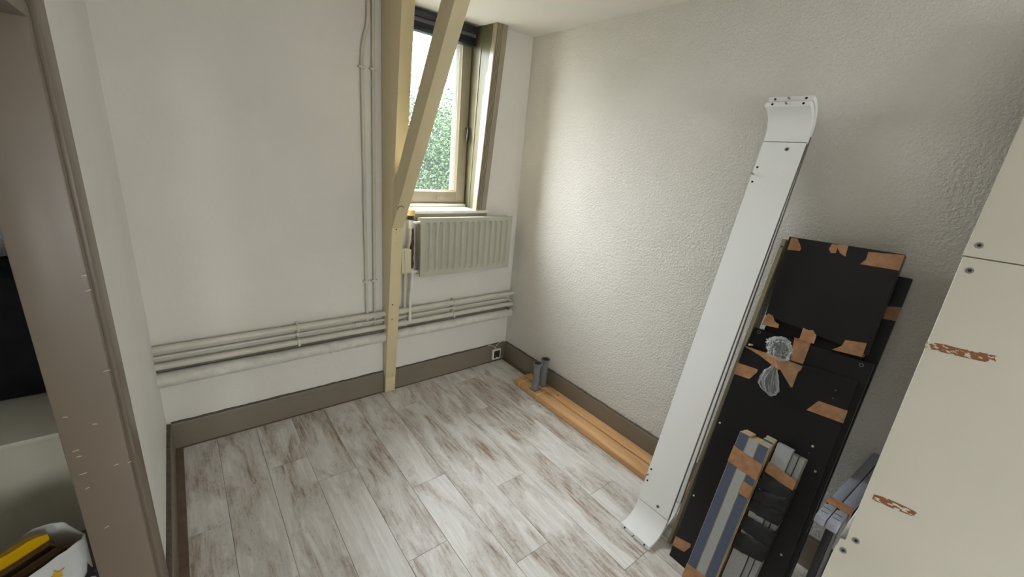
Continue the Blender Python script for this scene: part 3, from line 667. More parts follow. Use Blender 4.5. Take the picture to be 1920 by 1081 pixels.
# ---- white rails with curved ends
def white_rail(y0, y1, xb, k, label, skew=0.0, zfoot=0.0):
    P0, up, nrm = lean_frame(xb, k)
    th = 0.018
    prof = []     # (s, w) front line, w = distance out of the plane into the room
    R = 0.090
    def pt(s, w): return P0 + up * s + nrm * w
    # s0 chosen so the lowest point of the foot touches the floor
    Ltot = 1.955
    front = []; back = []
    na = 9
    sb = 0.03
    fb_ = [(sb + R - (R) * math.cos(a), R - R * math.sin(a)) for a in np.linspace(0, math.pi / 2, na)]          # from foot tip (s=sb, w=R) to flat (s=sb+R, w=0)
    bb_ = [(sb + R - (R + th) * math.cos(a), R - (R + th) * math.sin(a)) for a in np.linspace(0, math.pi / 2, na)]
    ft_ = [(Ltot - s, w) for s, w in fb_[::-1]]; bt_ = [(Ltot - s, w) for s, w in bb_[::-1]]
    seam_b, seam_t = sb + R + 0.015, Ltot - (sb + R + 0.015)
    g2 = 0.0016
    zmin = min((pt(s, w))[2] for s, w in fb_ + bb_)
    P0 = P0 + np.array((0, 0, -zmin + 0.0008 + zfoot)) 
    t = thing('bed_rail', (float(pt(sb, R)[0]), (y0 + y1) / 2, 0), label, 'rail', 'white rails leaning on the right wall')
    def strip(fr, bk, name, mat, bev=0.0012):
        poly = fr + bk[::-1]
        A = [pt(s, w) for s, w in poly]
        a = [np.array((p[0], y0 + skew * p[2], p[2])) for p in A]; b2 = [np.array((p[0], y1 + skew * p[2], p[2])) for p in A]
        n = len(fr); rings = [a, b2]
        return MB().prism(a, b2).build(name, mat, t, bevel=bev, seg=1, angle=25)
    strip(fb_ + [(seam_b - g2, 0)], bb_ + [(seam_b - g2, -th)], 'end_piece', m_lam)
    strip([(seam_b + g2, 0), (seam_t - g2, 0)], [(seam_b + g2, -th), (seam_t - g2, -th)], 'panel', m_lam)
    strip([(seam_t + g2, 0)] + ft_, [(seam_t + g2, -th)] + bt_, 'end_piece', m_lam)
    # side edge band of the panel (facing the camera side)
    e0 = [pt(seam_b + 0.002, -0.003), pt(seam_t - 0.002, -0.003), pt(seam_t - 0.002, -th + 0.002), pt(seam_b + 0.002, -th + 0.002)]
    MB().prism([np.array((p[0], y0 - 0.0008 + skew * p[2], p[2])) for p in e0], [np.array((p[0], y0 + 0.0002 + skew * p[2], p[2])) for p in e0]).build('edge_band', m_edged, t)
    w = y1 - y0
    def hole(s, f, r=0.0045, name='screw_hole', mat=m_dark, ln=0.0006):
        c = pt(s, 0); c = np.array((c[0], y0 + w * f + skew * c[2], c[2]))
        MB().tube([tuple(c - nrm * 0.003), tuple(c + nrm * ln)], r, 10).build(name, mat, t)
    for s in (seam_b, seam_t):
        sg = 1 if s == seam_b else -1
        hole(s + sg * 0.028, 0.38, 0.0075, 'screw', m_steel, 0.0015); hole(s + sg * 0.028, 0.38, 0.0035, 'screw_recess', m_dark, 0.0018)
        hole(s + sg * 0.105, 0.92, 0.0045); hole(s + sg * 0.165, 0.92, 0.0045)
        hole(s + sg * 0.135, 0.95, 0.0028, 'dowel_pin', m_steel, 0.020)
    # holes and pins in the end faces
    for fr, bk, sg in ((fb_[0], bb_[0], -1), (ft_[-1], bt_[-1], 1)):
        c = (pt(*fr) + pt(*bk)) / 2
        d = nrm
        for f, nm, mt, r, ln in ((0.16, 'screw_hole', m_dark, 0.0045, 0.0006), (0.84, 'screw_hole', m_dark, 0.0045, 0.0006), (0.52, 'dowel_pin', m_steel, 0.0030, 0.014)):
            cc = np.array((c[0], y0 + w * f + skew * c[2], c[2]))
            MB().tube([tuple(cc - d * 0.003), tuple(cc + d * ln)], r, 8).build(nm, mt, t)
    return t
white_rail(0.636, 0.793, 1.530, 0.216, 'front white curved-end bed rail leaning tall against the right wall')
white_rail(0.657, 0.814, 1.672, 0.150, 'second white curved-end bed rail, tucked behind the front one', -0.010)

# ---- generic flat board on a leaning plane
def lean_board(name, xb, k, pts, th, mat, root, edge=None, bevel=0.0012):
    """pts: (y, z) corners on the front plane X = xb + k z ; thickness towards the wall"""
    P0, up, nrm = lean_frame(xb, k)
    A = [np.array((xb + k * z, y, z)) for y, z in pts]
    o = MB().prism(A, [p - nrm * th for p in A]).build(name, mat, root, bevel=bevel, seg=1)
    return o
def tape(root, xb, k, px, lift=0.0010, mat=None, name='tape', th=0.0007, wav=True):
    P0, up, nrm = lean_frame(xb, k)
    A = [inv(xb, k, x, y) for x, y in px]
    A = [p + nrm * (lift + (0.0006 * rnd.random() if wav else 0)) for p in A]
    return MB().prism(A, [p - nrm * th for p in A]).build(name, mat or m_tape, root)
def stud(root, xb, k, x, y, r=0.004, mat=None, h=0.003, name='dowel'):
    P0, up, nrm = lean_frame(xb, k)
    c = inv(xb, k, x, y)
    MB().tube([tuple(c - nrm * 0.002), tuple(c + nrm * h)], r, 10).build(name, mat or m_brass, root)
def ringstud(root, xb, k, x, y):
    P0, up, nrm = lean_frame(xb, k); c = inv(xb, k, x, y)
    MB().tube([tuple(c - nrm * 0.002), tuple(c + nrm * 0.0012)], 0.0065, 14).build('cam_ring', m_steel, root)
    MB().tube([tuple(c - nrm * 0.002), tuple(c + nrm * 0.0016)], 0.0042, 12).build('cam_recess', m_dark, root)

K = 0.27
def yz(xb, k, x, y):
    p = inv(xb, k, x, y); return (p[1], p[2])
# cream slat behind the rails, deepened to block grazing light, darkened for shade
cs = thing('wooden_batten', (1.60, 0.607, 0), 'thin cream batten leaning between the white rails and the black boards', 'batten')
lean_board('slat', 1.560, 0.235, [(0.6010, 0.0), (0.6150, 0.0), (0.6150, 1.385), (0.6010, 1.385)], 0.085, paint('olive_cream_batten', g((168, 160, 134)), 0.5, 0.05, 20), cs)
stud(cs, 1.560, 0.235, 1466, 462, 0.004, m_rust, 0.0008, 'hole')

BG = 'black boards leaning on the right wall'
# backmost board
b4 = thing('black_board', (1.57, 0.38, 0), 'backmost tall black board, its corner showing right of the topmost black panel', 'board', BG)
lean_board('panel', 1.576, 0.292, [(0.180, 0.0), (0.560, 0.0), (0.585, 1.318), (0.212, 1.322)], 0.018, m_blk, b4)
tape(b4, 1.576, 0.292, [(1663, 574), (1690, 576), (1681, 602), (1655, 597)])
# second board with cam rings
b2 = thing('black_board', (1.54, 0.38, 0), 'middle black board with metal rings, seen in the gap under the top panel', 'board', BG)
lean_board('panel', 1.530, K, [(0.178, 0.0), (0.572, 0.0), (0.5965, 1.022), (0.206, 1.034)], 0.018, m_blk, b2)
b5 = thing('black_board', (1.57, 0.38, 0), 'narrow black board hidden between the middle and the backmost black boards', 'board', BG)
lean_board('panel', 1.5535, K, [(0.235, 0.0), (0.545, 0.0), (0.560, 1.300), (0.250, 1.300)], 0.018, m_blk, b5)
ringstud(b2, 1.530, K, 1423, 622); ringstud(b2, 1.530, K, 1615, 684)
tape(b2, 1.530, K, [(1490, 632), (1521, 641), (1505, 684), (1482, 674)])
# front board with the plastic bag
XB1 = 1.507
b1 = thing('black_board', (1.507, 0.38, 0), 'front black board carrying the taped plastic bag', 'board', BG)
lean_board('panel', XB1, K, [(0.185, 0.0), (0.572, 0.0), (0.599, 0.945), (0.225, 0.968)], 0.020, m_blk, b1)
tape(b1, XB1, K, [(1382, 679), (1421, 692), (1420, 697), (1405, 710), (1376, 700)])
tape(b1, XB1, K, [(1535, 751), (1590, 770), (1581, 793), (1512, 768)])
tape(b1, XB1, K, [(1267, 1004), (1295, 1019), (1295, 1024), (1283, 1034), (1261, 1021)])
for (x, y) in [(1350, 792), (1524, 836), (1529, 883), (1465, 1039), (1301, 928)]: stud(b1, XB1, K, x, y)
for (x, y) in [(1567, 731), (1562, 746), (1517, 849)]: stud(b1, XB1, K, x, y, 0.0022, m_steel, 0.001)
stud(b1, XB1, K, 1410, 646, 0.004, m_brass, 0.030)
# top panel taped to the middle board
XB3 = 1.5085
b3 = thing('black_board', (1.80, 0.40, 1.07), 'topmost black panel with brown tape at its corners', 'board', BG)
lean_board('panel', XB3, K, [yz(XB3, K, 1435, 590), yz(XB3, K, 1480, 443), yz(XB3, K, 1698, 477), yz(XB3, K, 1625, 665)], 0.0400, m_blk, b3)
for px in ([(1484, 445), (1495, 447), (1500, 458), (1502, 465), (1500, 470), (1476, 468)],
           [(1560, 457), (1572, 459), (1570, 466), (1567, 474), (1558, 474), (1554, 467)],
           [(1571, 458), (1591, 460), (1585, 481), (1575, 474), (1571, 466)],
           [(1628, 472), (1697, 478), (1686, 507), (1613, 495), (1624, 486)],
           [(1440, 587), (1449, 591), (1453, 602), (1461, 608), (1459, 615), (1428, 608)],
           [(1506, 614), (1517, 619), (1524, 618), (1531, 629), (1526, 644), (1499, 635)],
           [(1585, 637), (1625, 643), (1616, 669), (1560, 655), (1578, 648)]):
    tape(b3, XB3, K, px)
# tape folded round the lower right corner of the top panel
P0, up, nrm = lean_frame(XB3, K)
a = inv(XB3, K, 1625, 643) + nrm * 0.001; c = inv(XB3, K, 1616, 669) + nrm * 0.001
MB().prism([a, c, c - nrm * 0.034 + np.array((0, -0.0015, 0)), a - nrm * 0.034 + np.array((0, -0.0015, 0))], [p + np.array((0, -0.0008, 0)) for p in (a, c, c - nrm * 0.034 + np.array((0, -0.0015, 0)), a - nrm * 0.034 + np.array((0, -0.0015, 0)))]).build('tape', m_tape, b3)

# ---- plastic bag taped on the front board
P0, up, nrm = lean_frame(XB1, K)
nk = inv(XB1, K, 1458, 682); tp_ = inv(XB1, K, 1472, 632); bt_p = inv(XB1, K, 1446, 742)
side = np.array((0, 1.0, 0))
bgt = thing('plastic_bag', tuple(nk), 'crumpled clear plastic bag taped to the front black board', 'plastic bag')
def bag_part(stations, name, seed, pleat, crumple, n=72):
    rings = []
    # refine the stations so creases can run along the film
    fine = []
    for (c0, a0, b0), (c1, a1, b1) in zip(stations[:-1], stations[1:]):
        for j in range(4):
            t = j / 4; t_ = t * t * (3 - 2 * t)
            fine.append((c0 * (1 - t) + c1 * t, a0 * (1 - t_) + a1 * t_, b0 * (1 - t_) + b1 * t_))
    fine.append(stations[-1])
    for q_, (c, rw, rd_) in enumerate(fine):
        ring = []
        for i in range(n):
            a = 2 * math.pi * i / n
            q = Vector((math.cos(a) * 1.6, math.sin(a) * 1.6, seed + q_ * 0.16))
            d = 1 + 0.28 * mnoise.noise(q) + crumple * mnoise.noise(q * 2.7) + crumple * 0.6 * mnoise.noise(q * 6.0)
            d += pleat * (0.6 * math.sin(9 * a + seed + 0.05 * q_) + 0.4 * math.sin(17 * a + 2 * seed))
            ring.append(c + side * (math.cos(a) * rw * d) + nrm * (rd_ * 1.15 + 0.003 + math.sin(a) * rd_ * d * 0.9))
        rings.append(ring)
    return MB().loft(rings).build(name, m_film, bgt, smooth=True, angle=50)
st = []
for i, (t, rw, rd_) in enumerate([(0, .006, .005), (.12, .012, .010), (.3, .034, .020), (.45, .040, .024), (.62, .042, .026), (.78, .038, .024), (.9, .028, .018), (1.0, .010, .008)]):
    st.append((nk * (1 - t) + tp_ * t + up * 0.0, rw, rd_))
bag_part(st, 'bag_top', 1.3, 0.05, 0.34)
st = []
for i, (t, rw, rd_) in enumerate([(0, .006, .005), (.15, .012, .008), (.35, .024, .012), (.55, .034, .014), (.72, .036, .014), (.86, .028, .012), (1.0, .006, .004)]):
    st.append((nk * (1 - t) + bt_p * t + side * 0.012 * math.sin(t * 3.0), rw, rd_))
bag_part(st, 'bag_skirt', 8.1, 0.20, 0.06)
def tape_over(px, lifts, name='tape'):
    A = [inv(XB1, K, x, y) + nrm * l for (x, y), l in zip(px, lifts)]
    return MB().prism(A, [p - nrm * 0.0008 for p in A]).build(name, m_tape, bgt)
tape_over([(1394, 647), (1424, 657), (1424, 665)], [0.002, 0.006, 0.006])
tape_over([(1424, 657), (1458, 667), (1462, 692), (1424, 665)], [0.006, 0.026, 0.026, 0.006])
tape_over([(1458, 667), (1505, 686), (1503, 692), (1497, 697), (1462, 692)], [0.026, 0.004, 0.003, 0.003, 0.026])
tape_over([(1466, 693), (1497, 696), (1486, 726), (1483, 726)], [0.020, 0.003, 0.002, 0.002])

# ---- bundle of blue and grey slats
XS1 = 1.430
s1 = thing('slat_bundle', (1.45, 0.42, 0), 'taped bundle of slate blue and light grey slats with raw wood edges', 'slat bundle')
def slat(root, xb, k, y0, y1, z0, z1, th, face, name='slat', skew=0.0, core_mat=None):
    P0, up, nrm = lean_frame(xb, k)
    A = [np.array((xb + k * z, y + skew * z, z)) for y, z in ((y0, z0), (y1, z0), (y1, z1), (y0, z1))]
    core = MB().prism(A, [p - nrm * th for p in A]).build(name, core_mat or m_cut, root, bevel=0.0006, seg=1)
    m = 0.0012
    B = [np.array((xb + k * z, y + skew * z, z)) + nrm * 0.0006 for y, z in ((y0 + m, z0 + 0.001), (y1 - m, z0 + 0.001), (y1 - m, z1 - 0.001), (y0 + m, z1 - 0.001))]
    f = MB().prism(B, [p - nrm * 0.0012 for p in B]).build('face_foil', face, core)
    return core
cols = [(0.3680, 0.4030, m_slblue), (0.4040, 0.4385, m_slgrey), (0.4395, 0.4750, m_slblue)]
for layer in range(4):
    for i, (a, bb, mt) in enumerate(cols):
        mm = mt if layer % 2 == 0 else (m_slgrey if mt is m_slblue else m_slblue)
        slat(s1, XS1 + layer * 0.0175, K, a - 0.002 * (layer % 2), bb - 0.002 * (layer % 2), 0.001 , 0.660 + (0.006 if i == 2 else 0) - 0.004 * layer * (1 if i else -1), 0.0160, mm, skew=0.004)
def band(root, xb, k, y0, y1, z0, z1, depth, mat, name, dz=0.0, lift=0.0012, n=8, skew=0.0):
    """strip wrapped over the front and round both sides; dz tilts it"""
    P0, up, nrm = lean_frame(xb, k)
    pts = []
    line = [(y1 + 0.0012, -depth), (y1 + 0.0012, lift)] + [(y1 + (y0 - y1) * i / n, lift + 0.0008 * rnd.random()) for i in range(1, n)] + [(y0 - 0.0012, lift), (y0 - 0.0012, -depth)]
    rings = []
    for (y, w) in line:
        t = (y - y0) / (y1 - y0)
        za = z0 + dz * (0.5 - t); zb_ = z1 + dz * (0.5 - t)
        a = np.array((xb + k * za, y + skew * za, za)) + nrm * w; b_ = np.array((xb + k * zb_, y + skew * zb_, zb_)) + nrm * w
        rings.append((a, b_))
    vs = []; fs = []
    for a, b_ in rings: vs += [a, b_]
    for i in range(len(rings) - 1): fs.append([2 * i, 2 * i + 1, 2 * i + 3, 2 * i + 2])
    o = MB().add(vs, fs).build(name, mat, root, recalc=False)
    md = o.modifiers.new('thickness', 'SOLIDIFY'); md.thickness = 0.0008; md.offset = 0
    return o
band(s1, XS1, K, 0.368, 0.4755, 0.535, 0.600, 0.05, m_tape, 'tape', -0.010, skew=0.004)
band(s1, XS1, K, 0.368, 0.404, 0.455, 0.505, 0.05, m_tape, 'tape', 0.0, 0.0016, skew=0.004)
band(s1, XS1, K, 0.368, 0.4755, 0.035, 0.095, 0.05, m_tape, 'tape', 0.010, skew=0.004)

# ---- bundle of grey slats wrapped with a black strap
XS2 = 1.448
s2 = thing('slat_bundle', (1.47, 0.31, 0), 'bundle of plain grey slats wrapped in black strap fabric', 'slat bundle')
slat(s2, XS2, K, 0.3055, 0.357, 0.001, 0.685, 0.024, m_slgrey, skew=-0.002, core_mat=m_slgrey)
slat(s2, XS2 + 0.010, K, 0.2850, 0.3025, 0.001, 0.668, 0.030, m_slgrey, skew=0.0, core_mat=m_slgrey)
slat(s2, XS2 + 0.010, K, 0.2640, 0.2820, 0.001, 0.668, 0.030, m_slgrey, skew=0.0, core_mat=m_slgrey)
for (a, bb) in ((0.264, 0.283), (0.286, 0.304), (0.307, 0.325), (0.328, 0.346)):
    slat(s2, XS2 + 0.0435, K, a, bb, 0.001, 0.655, 0.014, m_slgrey)
band(s2, XS2, K, 0.2635, 0.3575, 0.560, 0.602, 0.05, m_tape, 'tape', -0.012)
def strap(z0, z1, dz, bulge):
    P0, up, nrm = lean_frame(XS2, K); n = 12; rings = []
    y0, y1 = 0.2625, 0.3585
    line = [(y1 + 0.002, -0.05, 0)] + [(y1 + 0.002 + (y0 - y1 - 0.004) * i / n, 0.0022 + bulge * math.sin(math.pi * i / n), i / n) for i in range(n + 1)] + [(y0 - 0.002, -0.05, 1)]
    vs = []; fs = []; m_ = 5
    for (y, w, t) in line:
        for j in range(m_):
            s = j / (m_ - 1); z = z0 + (z1 - z0) * s + dz * (t - 0.5) + 0.004 * mnoise.noise(Vector((t * 5, s * 3, z0 * 30)))
            vs.append(np.array((XS2 + K * z, y, z)) + nrm * (w + 0.003 * mnoise.noise(Vector((t * 4, s * 5, z0 * 50 + 3)))))
    for i in range(len(line) - 1):
        for j in range(m_ - 1):
            a = i * m_ + j; fs.append([a, a + 1, a + m_ + 1, a + m_])
    o = MB().add(vs, fs).build('strap', m_strap, s2, recalc=False, smooth=True, angle=60)
    md = o.modifiers.new('thickness', 'SOLIDIFY'); md.thickness = 0.002; md.offset = 0
strap(0.500, 0.562, -0.010, 0.004); strap(0.452, 0.512, 0.030, 0.005); strap(0.415, 0.462, 0.012, 0.004)
strap(0.335, 0.392, 0.006, 0.006); strap(0.262, 0.330, 0.022, 0.006)

# ---- grey bar frame between the boards and the cream panel
mf = thing('metal_frame', (1.43, 0.115, 0), 'pair of grey bars on a leg, taped together beside the cream panel', 'metal frame')
ZT = 0.655
def bar(yn0, yn1, yf0, yf1, name):
    A = [(1.405, yn0, ZT - 0.028), (1.405, yn1, ZT - 0.028), (1.405, yn1, ZT), (1.405, yn0, ZT)]
    Bq = [(1.968, yf0, ZT - 0.028), (1.968, yf1, ZT - 0.028), (1.968, yf1, ZT), (1.968, yf0, ZT)]
    return MB().prism(A, Bq).build(name, m_greybar, mf, bevel=0.003, seg=2)
q1 = bar(0.1315, 0.1590, 0.1050, 0.1330, 'bar')
q2 = bar(0.1015, 0.1295, 0.0760, 0.1030, 'bar')
for yy, pr in ((0.146, q1), (0.116, q2)):
    for xx in (1.435, 1.460):
        MB().box(xx, xx + 0.0025, yy - 0.010, yy + 0.008, ZT - 0.001, ZT + 0.0004).build('slot', m_dark, pr)
    MB().tube([(1.488, yy + 0.006, ZT - 0.001), (1.488, yy + 0.006, ZT + 0.0005)], 0.003, 8).build('pin_hole', m_dark, pr)
A = [(1.492, 0.1582, ZT + 0.0012), (1.535, 0.1562, ZT + 0.0012), (1.535, 0.0945, ZT + 0.0012), (1.492, 0.0965, ZT + 0.0012)]
MB().extrude(A, (0, 0, -0.0009)).build('tape', m_tape, mf)
MB().extrude([(1.492, 0.0965, ZT + 0.001), (1.535, 0.0945, ZT + 0.001), (1.535, 0.0945, ZT - 0.03), (1.492, 0.0965, ZT - 0.03)], (0, -0.0009, 0)).build('tape', m_tape, mf)
MB().box(1.420, 1.450, 0.1075, 0.1275, 0.001, ZT - 0.0285).build('leg', m_black_pl, mf, bevel=0.001)
MB().box(1.422, 1.462, 0.1005, 0.1072, 0.001, ZT - 0.0285).build('leg_side', m_greyside, mf, bevel=0.001)
MB().box(1.935, 1.965, 0.082, 0.118, 0.001, ZT - 0.0285).build('leg', m_black_pl, mf, bevel=0.001)

# ---- tall cream panel in the right foreground
CA = math.radians(4.0); CK = 0.32
CN = np.array([math.cos(CA), math.sin(CA), -CK]); CNU = CN / np.linalg.norm(CN); CP = np.array((1.22, 0, 0))
CU = np.array((-math.sin(CA), math.cos(CA), 0)); CV = np.cross(CNU, CU); CV = CV if CV[2] > 0 else -CV
def cpt(y, z, w=0.0):
    x = (CN @ CP - CN[1] * y - CN[2] * z) / CN[0]
    return np.array((x, y, z)) - CNU * w
def cpx(x, y, w=0.0): return onP(x, y, CP, CN) - CNU * w
cpn = thing('wardrobe_board', (1.22, -0.2, 0), 'tall cream laminate wardrobe board with torn tape marks in the right foreground', 'board')
def cboard(pts, name, mat, root, th=0.018, w=0.0):
    A = [cpt(y, z, w) for y, z in pts]
    return MB().prism(A, [p + CNU * th for p in A]).build(name, mat, root, bevel=0.0012, seg=1)
cboard([(0.1045, 1.4535), (0.1125, 2.08), (-0.95, 2.08), (-0.95, 1.4535)], 'upper_panel', m_lam2, cpn)
cboard([(0.090, 0.0), (0.090, 0.620), (0.0785, 0.624), (0.1025, 1.4505), (-0.95, 1.4505), (-0.95, 0.0)], 'lower_panel', m_lam2, cpn)
for (x, y) in [(1836, 460), (1818, 507), (1605, 1013), (1581, 1031)]:
    c = cpx(x, y)
    sc_ = MB().tube([tuple(c + CNU * 0.002), tuple(c - CNU * 0.0012)], 0.0085, 18).build('cam_screw', m_steel, cpn)
    MB().tube([tuple(c + CNU * 0.002), tuple(c - CNU * 0.0016)], 0.0045, 6).build('hex_recess', m_dark, cpn)
def resid(px):
    A = [cpx(x, y, 0.0007) for x, y in px]
    MB().prism(A, [p + CNU * 0.0006 for p in A]).build('tape_residue', m_resid, cpn)
resid([(1736, 640), (1770, 645), (1800, 653), (1830, 658), (1869, 667), (1865, 671), (1868, 677), (1850, 679), (1800, 668), (1733, 652)])
resid([(1639, 926), (1660, 932), (1700, 950), (1721, 961), (1716, 963), (1713, 968), (1670, 951), (1635, 936)])
cp2 = thing('wardrobe_board', (1.26, -0.2, 0), 'white board mostly hidden behind the foreground cream wardrobe board', 'board')
A = [(0.086, 0.0), (0.092, 0.625), (0.078, 0.735), (-0.93, 0.735), (-0.93, 0.0)]
A = [cpt(y, z) + CNU * 0.0195 for y, z in A]
MB().prism(A, [p + CNU * 0.018 for p in A]).build('panel', m_lam, cp2, bevel=0.001, seg=1)

# ================================================================== HALL THROUGH THE DOORWAY
lg = thing('storage_ledge', (-1.1, 2.35, 0), 'low greige boxed ledge in the hall seen through the doorway', 'ledge')
MB().box(-1.99, XLO - 0.002, 2.02, 2.749, 0.001, 0.455).build('front_box', m_ledge, lg)
MB().box(-1.99, XLO - 0.002, 2.00, 2.749, 0.455, 0.480).build('top_board', m_ledge, lg, bevel=0.003)
# black bag on the ledge
bb_ = thing('black_bag', (-0.62, 2.45, 0.48), 'large black bag standing on the hall ledge', 'bag')
rings = []
for (z, rx, ry) in [(0.482, .20, .10), (0.50, .225, .125), (0.60, .235, .135), (0.75, .235, .13), (0.90, .225, .12), (0.98, .20, .10), (1.02, .16, .075), (1.035, .08, .04)]:
    ring = []
    for i in range(32):
        a = 2 * math.pi * i / 32
        ca, sa = math.cos(a), math.sin(a)
        e = 0.55
        px_ = math.copysign(abs(ca) ** e, ca); py_ = math.copysign(abs(sa) ** e, sa)
        d = 1 + 0.05 * mnoise.noise(Vector((ca * 2, sa * 2, z * 6)))
        ring.append((-0.60 + px_ * rx * d, 2.455 + py_ * ry * d, z + 0.012 * mnoise.noise(Vector((ca * 3, sa * 3, 5))) * (1 if z > 0.55 else 0)))
    rings.append(ring)
MB().loft(rings).build('body', m_blackbag, bb_, smooth=True, angle=70)
MB().tube([(-0.66, 2.40, 1.0), (-0.65, 2.39, 1.05), (-0.60, 2.385, 1.075), (-0.56, 2.39, 1.045), (-0.55, 2.40, 1.0)], 0.014, 10).build('handle', m_blackbag, bb_, smooth=True)
MB().tube([(-0.50, 2.325, 0.98), (-0.51, 2.31, 0.85), (-0.50, 2.308, 0.65), (-0.52, 2.32, 0.52)], 0.012, 8).build('strap', m_blackbag, bb_, smooth=True)

# tote bag with printed stars
cA = np.array((-0.335, 1.515, 0)); uu = np.array((-0.8, -0.6, 0)); vv = np.array((-0.6, 0.8, 0))
tb = thing('tote_bag', tuple(cA + uu * 0.2 + vv * 0.085), 'white tote bag printed with yellow stars on the hall floor', 'bag')
def tote_ring(z, s, wav, inset=0.0):
    out = []; n = 44; LU, LV = 0.40, 0.17
    for i in range(n):
        a = 2 * math.pi * i / n; ca, sa = math.cos(a), math.sin(a); e = 0.42
        x = math.copysign(abs(ca) ** e, ca) * (LU / 2 * s - inset); y = math.copysign(abs(sa) ** e, sa) * (LV / 2 * s - inset)
        d = 0.010 * mnoise.noise(Vector((x * 9, y * 9, z * 8)))
        p = cA + uu * (0.2 + x + d) + vv * (0.085 + y + d) + np.array((0, 0, z + wav * (0.006 * math.sin(3 * a + 1) + 0.008 * mnoise.noise(Vector((ca * 3, sa * 3, 1))))))
        out.append(p)
    return out
MB().loft([tote_ring(0.003, .90, 0), tote_ring(0.02, .97, 0), tote_ring(0.12, 1.0, 0), tote_ring(0.25, 1.0, .3), tote_ring(0.372, 1.02, 1), tote_ring(0.374, 1.02, 1, .003), tote_ring(0.24, .99, .3, .004), tote_ring(0.10, .97, 0, .004)], caps=True).build('body', m_tote, tb, smooth=True, angle=60)
def on_front(su, z): return cA + uu * su + np.array((0, 0, z)) - vv * 0.0035
def star(su, z, r, n=5, rot=0.3):
    pts = []
    for i in range(2 * n):
        a = math.pi * i / n + rot; rr = r if i % 2 == 0 else r * 0.42
        pts.append(on_front(su + rr * math.cos(a), z + rr * math.sin(a)))
    MB().extrude(pts, tuple(-vv * 0.002)).build('printed_star', m_star, tb)
star(0.098, 0.325, 0.022); star(0.25, 0.25, 0.03); star(0.10, 0.18, 0.025); star(0.32, 0.32, 0.02)
MB().extrude([on_front(0.046, 0.245), on_front(0.034, 0.262), on_front(0.028, 0.292), on_front(0.022, 0.268), on_front(0.012, 0.262), on_front(0.020, 0.250), on_front(0.014, 0.225), on_front(0.030, 0.238)], tuple(-vv * 0.002)).build('printed_bird', m_dark, tb)
# carton in the tote
ct = thing('carton', tuple(cA + uu * 0.2 + vv * 0.08 + np.array((0, 0, 0.012))), 'brown cardboard carton standing inside the white tote bag', 'box')
def cart(u0, u1, v0, v1, z0, z1, nm):
    q = [cA + uu * a + vv * b_ for a, b_ in ((u0, v0), (u1, v0), (u1, v1), (u0, v1))]
    return MB().prism([p + np.array((0, 0, z0)) for p in q], [p + np.array((0, 0, z1)) for p in q])
cart(0.050, 0.36, 0.022, 0.026, 0.103, 0.372, 'f').build('side_wall', m_card, ct)
cart(0.050, 0.36, 0.090, 0.094, 0.103, 0.366, 'f').build('side_wall', m_card, ct)
cart(0.050, 0.054, 0.026, 0.090, 0.103, 0.368, 'f').build('end_wall', m_card, ct)
cart(0.356, 0.36, 0.026, 0.090, 0.103, 0.368, 'f').build('end_wall', m_card, ct)
cart(0.054, 0.356, 0.026, 0.090, 0.103, 0.108, 'f').build('base', m_card, ct)
cart(0.056, 0.35, 0.026, 0.055, 0.362, 0.366, 'f').build('flap', m_card, ct)
# yellow folded bag stuffed in the tote
yb = MB(); rings = []
for i in range(16):
    t = i / 15
    c = cA + uu * (0.045 + 0.32 * t) + vv * 0.128
    zt = 0.365 + 0.040 * math.sin(math.pi * min(1, 0.15 + t)) + 0.005 * math.sin(t * 17)
    w = 0.010 + 0.003 * math.sin(t * 9)
    rings.append([c - vv * w + np.array((0, 0, 0.106)), c - vv * w + np.array((0, 0, 0.30)), c - vv * (w + 0.014) + np.array((0, 0, zt - 0.012)), c - vv * (w + 0.010) + np.array((0, 0, zt)), c + vv * 0.004 + np.array((0, 0, zt - 0.004)), c + vv * w + np.array((0, 0, 0.30)), c + vv * w + np.array((0, 0, 0.106))])
tag(yb.loft(rings).build('yellow_bag', m_yellow, None, smooth=True, angle=60), 'folded yellow plastic bag stuffed behind the carton in the white tote', 'bag')

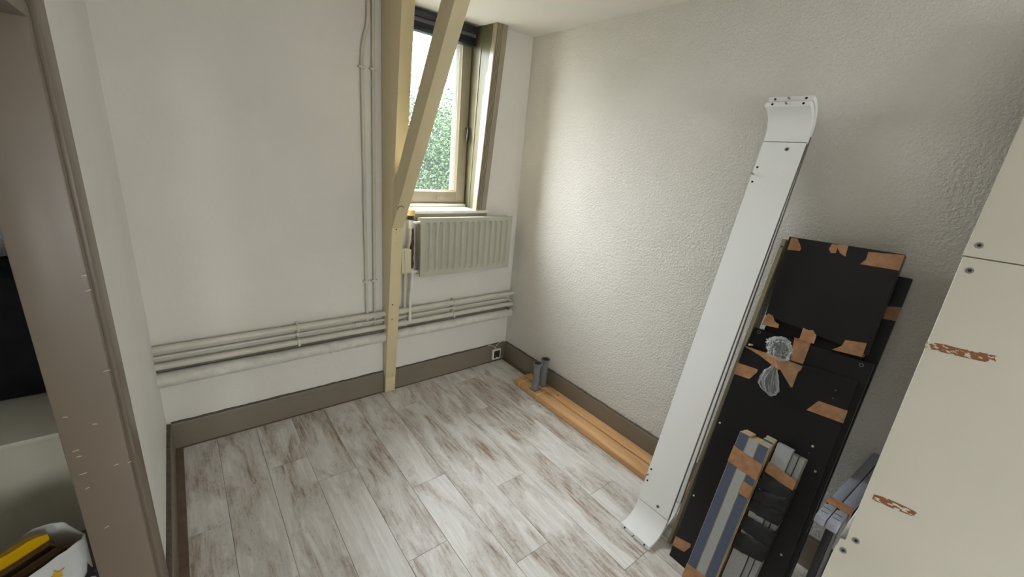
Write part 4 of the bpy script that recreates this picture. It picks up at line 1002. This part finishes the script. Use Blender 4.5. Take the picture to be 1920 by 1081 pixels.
# ================================================================== OUTSIDE
gr = struct(MB().box(-30, 40, 3.5, 60, -3.2, -3.0).build('ground', m_ground))
def tree(x, y, ztop, rx, ry, rz, nleaf, seed, label):
    rs = np.random.RandomState(seed)
    t = thing('tree', (x, y, -3.0), label, 'tree')
    trk = MB().tube([(x, y, -3.0), (x + 0.1, y, -1.5), (x, y + 0.1, ztop - rz)], [0.2, 0.16, 0.08], 10).build('trunk', m_bark, t, smooth=True)
    zc = ztop - rz
    # clumps on an ellipsoid, leaves round each clump
    nc = 240
    u = rs.normal(size=(nc, 3)); u /= np.linalg.norm(u, axis=1)[:, None]
    cen = np.array((x, y, zc)) + u * np.array((rx, ry, rz)) * rs.uniform(0.55, 1.0, (nc, 1))
    idx = rs.randint(0, nc, nleaf)
    pos = cen[idx] + rs.normal(size=(nleaf, 3)) * 0.24
    n = rs.normal(size=(nleaf, 3)); n[:, 2] = np.abs(n[:, 2]) + 0.3; n /= np.linalg.norm(n, axis=1)[:, None]
    a = np.cross(n, rs.normal(size=(nleaf, 3))); a /= np.linalg.norm(a, axis=1)[:, None]; b_ = np.cross(n, a)
    s = rs.uniform(0.020, 0.042, (nleaf, 1))
    V = np.stack([pos - a * s, pos + b_ * s * 0.5, pos + a * s, pos - b_ * s * 0.5], 1).reshape(-1, 3)
    me = bpy.data.meshes.new('foliage'); me.vertices.add(len(V)); me.vertices.foreach_set('co', V.ravel())
    me.loops.add(len(V)); me.loops.foreach_set('vertex_index', np.arange(len(V)))
    me.polygons.add(nleaf); me.polygons.foreach_set('loop_start', np.arange(0, len(V), 4)); me.polygons.foreach_set('loop_total', np.full(nleaf, 4))
    me.update(); me.validate(); me.materials.append(m_leaf)
    o = bpy.data.objects.new('foliage', me); COL.objects.link(o); adopt(o, t); o['kind'] = 'stuff'
tree(4.1, 8.2, 2.55, 2.3, 1.5, 2.8, 110000, 3, 'leafy green tree right outside the window')
tree(7.0, 14.5, 4.6, 3.4, 2.2, 3.6, 60000, 5, 'taller hazy tree farther away beyond the window')
tree(-2.6, 8.5, 3.3, 2.6, 1.8, 2.8, 40000, 9, 'added tree hidden behind the back wall, blocking low sky light')  # unseen tree added to dim the right wall
tree(0.4, 14.2, 4.0, 2.2, 1.4, 3.2, 50000, 12, 'leafy tree outside, behind the cream post as seen from the room')
